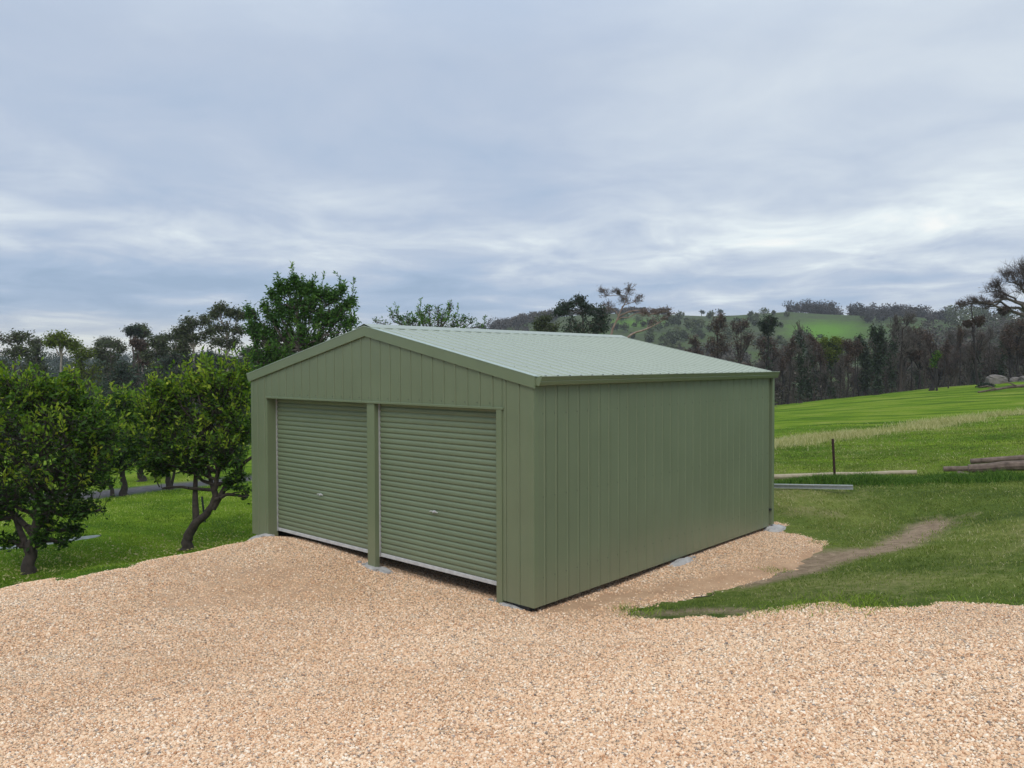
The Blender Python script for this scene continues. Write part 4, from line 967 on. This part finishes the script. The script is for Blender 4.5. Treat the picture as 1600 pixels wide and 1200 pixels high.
for i in range(16):
    px = [1222, 1240, 1262, 1284, 1312, 1334, 1342, 1384, 1394, 1424, 1446, 1474, 1500, 1512, 1566, 1580][i]; D = rg.uniform(84, 93); src = bs[[6, 17, 5, 6, 17, 6][i % 6]]
    copy_tree(src, px, D, rg.uniform(0, 6.28), (rg.uniform(.7, 1.0), rg.uniform(.75, 1.0)), 'slim charred tree standing at the front of the right wood', 'slim charred trees along the paddock edge')
rg = np.random.default_rng(9)
for i in range(78):
    px = 1035+i*7.8+rg.uniform(-5, 5); D = rg.uniform(98, 135); src = bs[[4, 12, 15, 7, 12, 9, 15, 17, 5, 12, 18][i % 11]]
    copy_tree(src, px, D, rg.uniform(0, 6.28), (rg.uniform(1.0, 1.5), rg.uniform(.8, 1.08)), 'brown scorched tree crowded in the back rows of the right wood', 'back rows of scorched trees')

# undergrowth along the burnt wood and the left wood (uncountable)
def scrub(name, label, pts, n, hmax, wid, lm, leaf_, seed):
    rg = np.random.default_rng(seed); P = np.array([at_D(a, d)[:2] for a, d in pts]); tt_ = rg.uniform(0, len(P)-1, n)
    x_ = np.interp(tt_, range(len(P)), P[:, 0])+rg.normal(size=n)*wid; y_ = np.interp(tt_, range(len(P)), P[:, 1])+rg.normal(size=n)*wid
    hh = hmax*(.35+.65*np.clip(snoise(x_, y_, .45, seed)*.6+.5, 0, 1))
    z_ = height(x_, y_)+rg.random(n)**1.3*hh
    V2, T2 = leaves(np.stack([x_, y_, z_], 1), leaf_, .5, rg, .2)
    return tag(mesh_np(name, V2, [T2], lm, attrs=dict(tint=np.repeat(rg.random(n), 4))), label, 'undergrowth', kind='stuff')
scrub('undergrowth', 'dark brown scrub filling the foot of the burnt wood', [(1180,116),(1300,118),(1420,116),(1520,112),(1650,108)], 70000, 4.6, 6.0, L_twig, .22, 1)
scrub('undergrowth', 'shadowy scrub filling the foot of the left wood', [(-100,80),(100,84),(250,84),(420,80),(560,80)], 60000, 8.0, 8.0, L_gumB, .35, 2)
scrub('undergrowth', 'grey green scrub behind the garage roof end', [(800,80),(900,84),(1000,90),(1090,98)], 26000, 3.8, 6.0, L_twig, .3, 3)

# far woodland on the hills
def woodland(specs, seed, label, lm):
    rg = np.random.default_rng(seed); Ps = []; tn_ = []
    for (px0, px1, D0, D1, n, hgt) in specs:
        for i in range(n):
            px = rg.uniform(px0, px1); D = rg.uniform(D0, D1); x_, y_, z_ = at_D(px, D); hh = hgt*rg.uniform(.45, 1.35); w = hh*rg.uniform(.3, .6); k = 170
            d_ = unit(rg.normal(size=(k, 3)))*rg.random((k, 1))**.4*np.array([w, w, hh*.42]); Ps.append(d_+np.array([x_, y_, z_+hh*.55])); tn_.append(np.full(k, rg.random()*.7)+rg.random(k)*.3)
    P = np.vstack(Ps); V2, T2 = leaves(P, .85, .7, rg, .5)
    return tag(mesh_np('woodland', V2, [T2], lm, attrs=dict(tint=np.repeat(np.concatenate(tn_), 4))), label, 'woodland', kind='stuff')
woodland([(1232,1312,455,500,80,6.5),(1328,1490,455,505,150,6.5),(1340,1490,380,450,60,6)], 1, 'dark woodland along the crest of the far green hill', L_far)
woodland([(870,1045,480,500,150,3.2),(770,870,430,500,120,5)], 2, 'purple grey woodland on the left shoulder of the far hill', L_twig)
woodland([(1050,1230,300,440,50,4),(940,1100,280,420,50,4),(1200,1300,260,330,14,5),(1480,1700,250,430,130,8)], 3, 'scattered grey green scrub trees on the slopes of the far hill', L_gum)
woodland([(1040,1235,230,290,35,6),(1400,1720,230,330,110,10)], 5, 'brown scrubby wood on the lower slope behind the scorched trees', L_twig)
woodland([(540,870,215,440,120,7)], 6, 'scrubby trees dotted over the left shoulder of the far hill', L_far)
woodland([(-350,620,260,480,330,9)], 4, 'dark distant trees on the horizon behind the left wood', L_gumB)
for (px, D, bl, lab, s2) in [(1125, 498, [(1125,488,4.5,3)], 'round dark tree standing alone on the far hill crest', 1), (1096, 498, [(1096,489,3.5,2.2)], 'thin umbrella tree leftmost on the bare far crest', 2), (1111, 496, [(1111,491,3.5,2)], 'low pale tree between the other two on the far crest', 3)]:
    tree('hill_tree', px, D, bl, B_grey, L_gumB, leaf=(.8, .6), nleaf=4, sub=14, twig=4, r=.45, seed=200+s2, split=.4, label=lab, group='lone trees on the far hill crest', leafsp=.3, twl=.5, twr=.06, fine=B_grey, tn=5)
x_, y_, z_ = at_D(1282, 330); rg = np.random.default_rng(3)
d_ = unit(rg.normal(size=(200, 3)))*np.array([1.0, 1.0, .7]); V2, T2 = leaves(d_+np.array([0, 0, .6]), .5, .6, rg)
o = mesh_np('hill_bush', V2, [T2], L_dkgrn, attrs=dict(tint=np.zeros(len(V2)))); o.location = (x_, y_, z_); tag(o, 'single black dot of a bush on the bright green far slope', 'bush')
x_, y_, z_ = at_D(1201, 497); B = MB(); B.tube([(0, 0, -.5), (0, 0, 4.6)], .16, 5); B.box(-.8, .8, -.1, .1, 3.9, 4.15)
o = B.build('utility_pole', B_grey); o.location = (x_, y_, z_); tag(o, 'tiny pole with a crossarm on the far hill crest', 'pole')

# ---------------------------------------------------------------- things in the right paddock
def up_z(x_, y_): return float(height(x_, y_))
def lying(name, a, b, r0, r1, m_, label, cat, group=None, lift_=0., n=10, seg=6, seed=0, knots=0):
    rg = np.random.default_rng(seed); A = np.array([a[0], a[1], up_z(a[0], a[1])+r0+lift_]); Bp = np.array([b[0], b[1], up_z(b[0], b[1])+r1+lift_])
    C = np.linspace(A, Bp, seg+1); C[1:-1] += rg.normal(size=(seg-1, 3))*r0*.12; rad = np.linspace(r0, r1, seg+1)*(1+rg.normal(size=seg+1)*.03)
    B = MB(); B.tube(C, rad, n)
    o = B.build(name, m_, None, smooth=False); return tag(o, label, cat, group)
LG = 'old logs lying at the edge of the lawn'
gd = lambda px, D: at_D(px, D)[:2]
gp = lambda px, py: at_px(px, py)[:2]
lying('log', gp(1474, 745), gp(1530, 744), .055, .06, B_log, 'short thin log end sticking out left of the thick log', 'log', LG, .10, seed=1)
lying('log', gp(1513, 747), gp(1700, 741), .09, .12, B_log, 'thick grey log lying in front at the lawn edge', 'log', LG, .10, seed=2)
lying('log', gp(1516, 742), gp(1700, 734), .055, .08, B_log, 'reddish upper log lying behind the thick one', 'log', LG, .23, seed=3)
x_, y_ = gp(1509, 748); B = MB(); zb = up_z(x_, y_)
B.tube([(0, -.12, .05), (0, .2, .06)], .065, 9); o = B.build('log', B_log); o.location = (x_, y_, zb); o.rotation_euler = (0, 0, YAW+.2); tag(o, 'small round log end propping the pile at its left', 'log', LG)
a = gp(1195, 750); b2 = gp(1432, 741)
lying('timber_pole', a, b2, .065, .05, B_timber, 'long pale timber pole lying in the grass behind the rusty post', 'timber', None, .0, seed=5)
# steel purlin
a = np.array([*gp(1150, 772.5), 0]); b2 = np.array([*gp(1333, 770), 0]); a[2] = up_z(a[0], a[1])+.05; b2[2] = up_z(b2[0], b2[1])+.04
lx = np.linspace(a[0], b2[0], 20); ly = np.linspace(a[1], b2[1], 20); dz_ = max(height(lx, ly)+.03-np.linspace(a[2], b2[2], 20)); a[2] += max(dz_, 0); b2[2] += max(dz_, 0)*.6
L_ = np.linalg.norm(b2-a); rt2 = math.atan2(b2[1]-a[1], b2[0]-a[0]); B = MB()
pr = [(0, 0), (.055, 0), (.055, .018), (.050, .018), (.050, .004), (.005, .004), (.005, .078), (.050, .078), (.050, .064), (.055, .064), (.055, .082), (0, .082)]
B.prism([(0, -p[0], p[1]) for p in pr][::-1], (0, 0, 0), (L_, 0, 0)); o = B.build('steel_purlin', M_galv); o.location = a
o.rotation_euler = (0, -math.asin((b2[2]-a[2])/L_), rt2); tag(o, 'galvanised steel purlin lying on the grass beside the garage rear corner', 'steel beam')
# posts
def star_post(px, D, h_, lean, label, m_, w=.022):
    x_, y_, z_ = at_D(px, D); B = MB(); t_ = w*.18
    for kx in range(3):
        a_ = kx*2*math.pi/3+.4; c, s2 = math.cos(a_), math.sin(a_)
        pts = [(-s2*t_, c*t_, -.3), (c*w-s2*t_, s2*w+c*t_, -.3), (c*w+s2*t_, s2*w-c*t_, -.3), (s2*t_, -c*t_, -.3)]
        B.prism(pts, (0, 0, 0), (0, 0, h_+.3))
    o = B.build('fence_post', m_); o.location = (x_, y_, z_); o.rotation_euler = (0, lean, YAW); return tag(o, label, 'post')
star_post(1306, 17.1, .90, -.06, 'rusty steel star post leaning slightly left behind the steel purlin', M_rust2, .028)
star_post(317, 19.0, .62, -.10, 'short dark steel post standing behind the leaning fruit tree', M_dark, .028)
star_post(1482, 76, .75, 0.05, 'tiny wooden post before the low brown bare tree', B_dark, .07)
# boulders
def rock(name, px, D, w, h_, label, seed, dp=None, flat=.25):
    rg = np.random.default_rng(seed); x_, y_, z_ = at_D(px, D); n = 14; mm = 9; vs = []; fs = []
    ph = rg.uniform(0, 6, 6)
    for i in range(mm+1):
        th = math.pi*.62*i/mm
        for j in range(n):
            a_ = 2*math.pi*j/n; se = lambda c, e: math.copysign(abs(c)**e, c)
            q_ = 1+.12*math.sin(2*a_+ph[0]+th)+.08*math.sin(3*a_+ph[1])+.05*rg.normal()
            vs.append((w/2*se(math.sin(th), .6)*se(math.cos(a_), .7)*q_, (dp or w)/2*se(math.sin(th), .6)*se(math.sin(a_), .7)*q_, h_*.72*(se(math.cos(th), .7)+.3)*(1-flat*.2*math.cos(a_+ph[2]))))
    for i in range(mm):
        for j in range(n): fs.append((i*n+j, (i+1)*n+j, (i+1)*n+(j+1) % n, i*n+(j+1) % n))
    B = MB(); B.add(vs, fs); o = B.build(name, M_rock, None); o.location = (x_, y_, z_-.05); o.rotation_euler = (0, 0, YAW)
    return tag(o, label, 'boulder', 'granite boulders by the burnt wood')
rock('boulder', 1556, 76, 1.75, .95, 'large pale granite boulder before the bare grey stems', 4)
rock('boulder', 1586, 76, .9, .55, 'small boulder just right of the large one', 5)
rock('boulder', 1602, 75, .9, .62, 'boulder cut by the right edge of the photo', 6)
x_, y_, z_ = at_D(1540, 70); rg = np.random.default_rng(31)
d_ = unit(rg.normal(size=(900, 3)))*rg.random((900, 1))**.4*np.array([.8, .6, .42]); d_[:, 2] = np.abs(d_[:, 2]); V2, T2 = leaves(d_, .16, .5, rg)
o = mesh_np('low_bush', V2, [T2], L_dkgrn, attrs=dict(tint=rg.random(len(V2))*.5)); o.location = (x_, y_, z_); o.rotation_euler = (0, 0, YAW); tag(o, 'low dark bush in front of the large boulder', 'bush')
# fallen branch far in the paddock
A0 = np.array(at_D(1528, 62)); A1 = np.array(at_D(1640, 60)); B = MB()
C = np.linspace(A0, A1, 8); C[:, 2] = [up_z(p[0], p[1])+hh for p, hh in zip(C, (.05, .15, .22, .3, .35, .35, .4, .4))]
B.tube(C, np.linspace(.06, .16, 8), 7)
for kx, dz in ((2, .25), (4, .3), (3, -.15)): B.tube([C[kx], C[kx]+np.array([-.6, -.5, dz]), C[kx]+np.array([-1.1, -1.0, dz*.6])], [.06, .045, .02], 5)
tag(B.build('fallen_branch', B_log), 'pale fallen branch lying in the paddock below the boulders', 'branch')
# small twig on the sand by the garage
p = at_px(1080, 936); B = MB()
zt = float(surf(p[0], p[1])); q0 = np.array([p[0], p[1], zt+.012])
B.tube([q0, q0+np.array([.08, .07, .012]), q0+np.array([.16, .16, .02]), q0+np.array([.22, .19, .07])], [.007, .006, .005, .003], 5); B.tube([q0+np.array([.09, .08, .012]), q0+np.array([.06, .17, .03])], [.005, .002], 5)
tag(B.build('twig', B_dark), 'small crooked twig on the bare sand beside the garage wall', 'twig')
# pale bare path in the left paddock
pp = [at_px(*q_)[:2] for q_ in [(-80, 868), (0, 857), (60, 849), (110, 842), (158, 837)]]
A = np.array(pp); ts = np.linspace(0, len(A)-1, 80); cx = np.interp(ts, range(len(A)), A[:, 0]); cy = np.interp(ts, range(len(A)), A[:, 1])
tx, ty = np.gradient(cx), np.gradient(cy); nn = np.hypot(tx, ty); nx_, ny_ = -ty/nn, tx/nn
wv = .24*np.sqrt(np.clip(1-(ts/ts[-1])**6, 0, 1))+.03*np.sin(ts*9)
us = np.linspace(-1, 1, 9); X = cx[:, None]+nx_[:, None]*us*wv[:, None]; Y = cy[:, None]+ny_[:, None]*us*wv[:, None]
Z = height(X, Y)+.035*(1-us[None]**4)-.008
i = np.arange(79)[:, None]*9+np.arange(8)[None]; Q = np.stack([i, i+1, i+10, i+9], -1).reshape(-1, 4)
o = mesh_np('path', np.stack([X, Y, Z], -1).reshape(-1, 3), [Q], simple('pale_gravel_path', (.13, .15, .13), (.22, .245, .24), 6, .6, .3, .01), smooth=True); tag(o, kind='structure')
PATH = pp

# ---------------------------------------------------------------- grass blades
def blades(name, x, y, h_, w_, lm, label, rg, tint, lean=.5, zf=None):
    n = len(x); z_ = (zf or height)(x, y)-.01; a = rg.uniform(0, 6.28, n); l = rg.normal(size=(n, 2))*lean*h_[:, None]
    P = np.stack([x, y, z_], 1); s2 = np.stack([np.cos(a), np.sin(a), np.zeros(n)], 1)*w_[:, None]/2
    mid = P+np.stack([l[:, 0]*.35, l[:, 1]*.35, h_*.6], 1); tip = P+np.stack([l[:, 0], l[:, 1], h_*.95], 1)
    V2 = np.stack([P-s2, P+s2, mid+s2*.7, mid-s2*.7, tip], 1).reshape(-1, 3); i = np.arange(n)[:, None]*5
    return tag(mesh_np(name, V2, [i+np.array([[0, 1, 2, 3]]), i+np.array([[3, 2, 4]])], lm, attrs=dict(tint=np.repeat(tint, 5))), label, 'grass', kind='stuff')
PUR = [tuple(gp(1150, 772.5)), tuple(gp(1333, 770))]
def grass_zone(n, a0, a1, r0, r1, p, seed, label, lm=None):
    rg = np.random.default_rng(seed); x, y, r = sample(n, a0, a1, r0, r1, p, rg)
    cl = snoise(x, y, 6, seed)*.5+.5; dm = dirt_mask(x, y)
    k = (gravel_sd(x, y) < rg.normal(size=n)*.035) & ~in_shed(x, y, .3) & (rg.random(n) > np.clip((dm+snoise(x, y, 3.5, 21)*.25)*1.15-.08, 0, .97)) & (rg.random(n) < .45+.8*cl) & (track_mask(x, y) < .3) & (segdist(x, y, PATH) > .3) & (rg.random(n) > np.clip((r-16)/24, 0, 1)) & (segdist(x, y, PUR) > .06)
    x, y, r, cl = x[k], y[k], r[k], cl[k]; n = len(x)
    big = snoise(x, y, .8, seed+3)*.5+.5
    h_ = (.014+.022*rg.random(n)+.028*np.clip(cl, 0, 1)*rg.random(n)*np.clip(big+.3, .2, 1.2))*(1+r/40); w_ = .0035+.0005*r
    h_ = h_*np.clip(.35+(-gravel_sd(x, y))/.7, .35, 1)
    mot = snoise(x, y, 2.3, seed+9)*.5+.5
    ti = np.clip(.02+.42*np.clip(big, 0, 1)+.28*mot+rg.normal(size=n)*.13+(rg.random(n) < .07)*.45, 0, 1)
    wm = worn_mask(x, y); kk = rg.random(n) > wm*1.1; ti = np.clip(ti+wm*.35, 0, 1)
    return blades('grass', x[kk], y[kk], h_[kk], w_[kk], lm or L_blade, label, rg, ti[kk], .7)
grass_zone(400000, .16, .78, 6.5, 40, 1.0, 1, 'short green grass on the bank and lawn right of the garage', L_worn)
grass_zone(230000, -.78, -.30, 9.5, 40, 1.0, 2, 'mown green grass of the paddock left of the garage')
# dry seed heads across the paddock
rg = np.random.default_rng(4); n = 26000; D_ = np.array(dry); t_ = rg.uniform(0, len(D_)-1, n)
x = np.interp(t_, range(len(D_)), D_[:, 0])+rg.normal(size=n)*.75; y = np.interp(t_, range(len(D_)), D_[:, 1])+rg.normal(size=n)*.75
kk = rg.random(n) < .02+.9*np.clip(snoise(x, y, .9, 6)*.8+.45, 0, 1); x, y = x[kk], y[kk]; n = len(x)
blades('dry_grass', x, y, .06+.20*rg.random(n)**1.5, np.full(n, .016), L_dry, 'band of straw coloured dry grass across the right paddock', rg, rg.random(n), .4)
# long weeds along the lawn edge
rg = np.random.default_rng(6); n = 17000; D_ = np.array([gp(1195, 757), gp(1300, 755), gp(1400, 753), gp(1440, 751), gp(1520, 751), gp(1640, 748)]); t_ = rg.uniform(0, len(D_)-1, n)
x = np.interp(t_, range(len(D_)), D_[:, 0])+rg.normal(size=n)*.28; y = np.interp(t_, range(len(D_)), D_[:, 1])+rg.normal(size=n)*.28
cl = np.clip(snoise(x, y, 2.2, 12)*.6+.5, 0, 1.2); hh = (.06+.18*cl*rg.random(n))
blades('weeds', x, y, hh, np.full(n, .014), L_weed, 'long dark green weeds along the logs and the pole', rg, rg.random(n)*.9, .45)
# fallen leaves in the grass under the near fruit trees
rg = np.random.default_rng(77); LX = []
for (px, D, k, sp_) in ((40, 14.5, 900, 1.1), (288, 16, 700, 1.0)):
    x_, y_, z_ = at_D(px, D); xx = x_+rg.normal(size=k)*sp_; yy = y_+rg.normal(size=k)*sp_; kk = gravel_sd(xx, yy) < 0; xx, yy = xx[kk], yy[kk]
    LX.append(np.stack([xx, yy, height(xx, yy)+.03], 1))
LX = np.vstack(LX); V2, T2 = leaves(LX, .06, .5, rg, 2.0)
tag(mesh_np('fallen_leaves', V2, [T2], L_dry, attrs=dict(tint=np.repeat(rg.random(len(LX))*.6, 4))), 'dry fallen leaves in the grass under the fruit trees', 'leaves', kind='stuff')
# tufts straggling over the gravel edge
rg = np.random.default_rng(8); X, Y = [], []
for (px, py, sp_, k) in [(1290, 938, .25, 260), (1330, 945, .3, 300), (1375, 941, .16, 160), (1500, 940, .1, 60), (1255, 952, .18, 120), (1190, 955, .2, 160), (1010, 958, .16, 220), (980, 954, .08, 110), (1290, 850, .1, 60), (1210, 893, .12, 90), (1240, 952, .12, 70), (1560, 945, .1, 50), (1350, 955, .18, 80)]:
    p = at_px(px, py); X.append(p[0]+rg.normal(size=k)*sp_); Y.append(p[1]+rg.normal(size=k)*sp_)
X = np.concatenate(X); Y = np.concatenate(Y); n = len(X)
blades('grass', X, Y, .03+.045*rg.random(n), np.full(n, .008), L_blade, 'sparse grass tufts straggling over the edge of the gravel', rg, rg.random(n)*.7, .8, zf=surf)

# thin air over the paddock and the hills
m = bpy.data.materials.new('thin_haze'); m.use_nodes = True; t = m.node_tree; t.nodes.clear()
o = N(t, 'ShaderNodeOutputMaterial'); pv = N(t, 'ShaderNodeVolumePrincipled'); pv.inputs['Color'].default_value = (.86, .90, .96, 1); pv.inputs['Density'].default_value = .00032
t.links.new(pv.outputs[0], o.inputs['Volume'])
B = MB(); B.box(-3200, 3200, -3200, 3200, -14, 52); tag(B.build('haze', m), 'thin pale haze lying over the paddocks and hills', 'haze', kind='stuff')
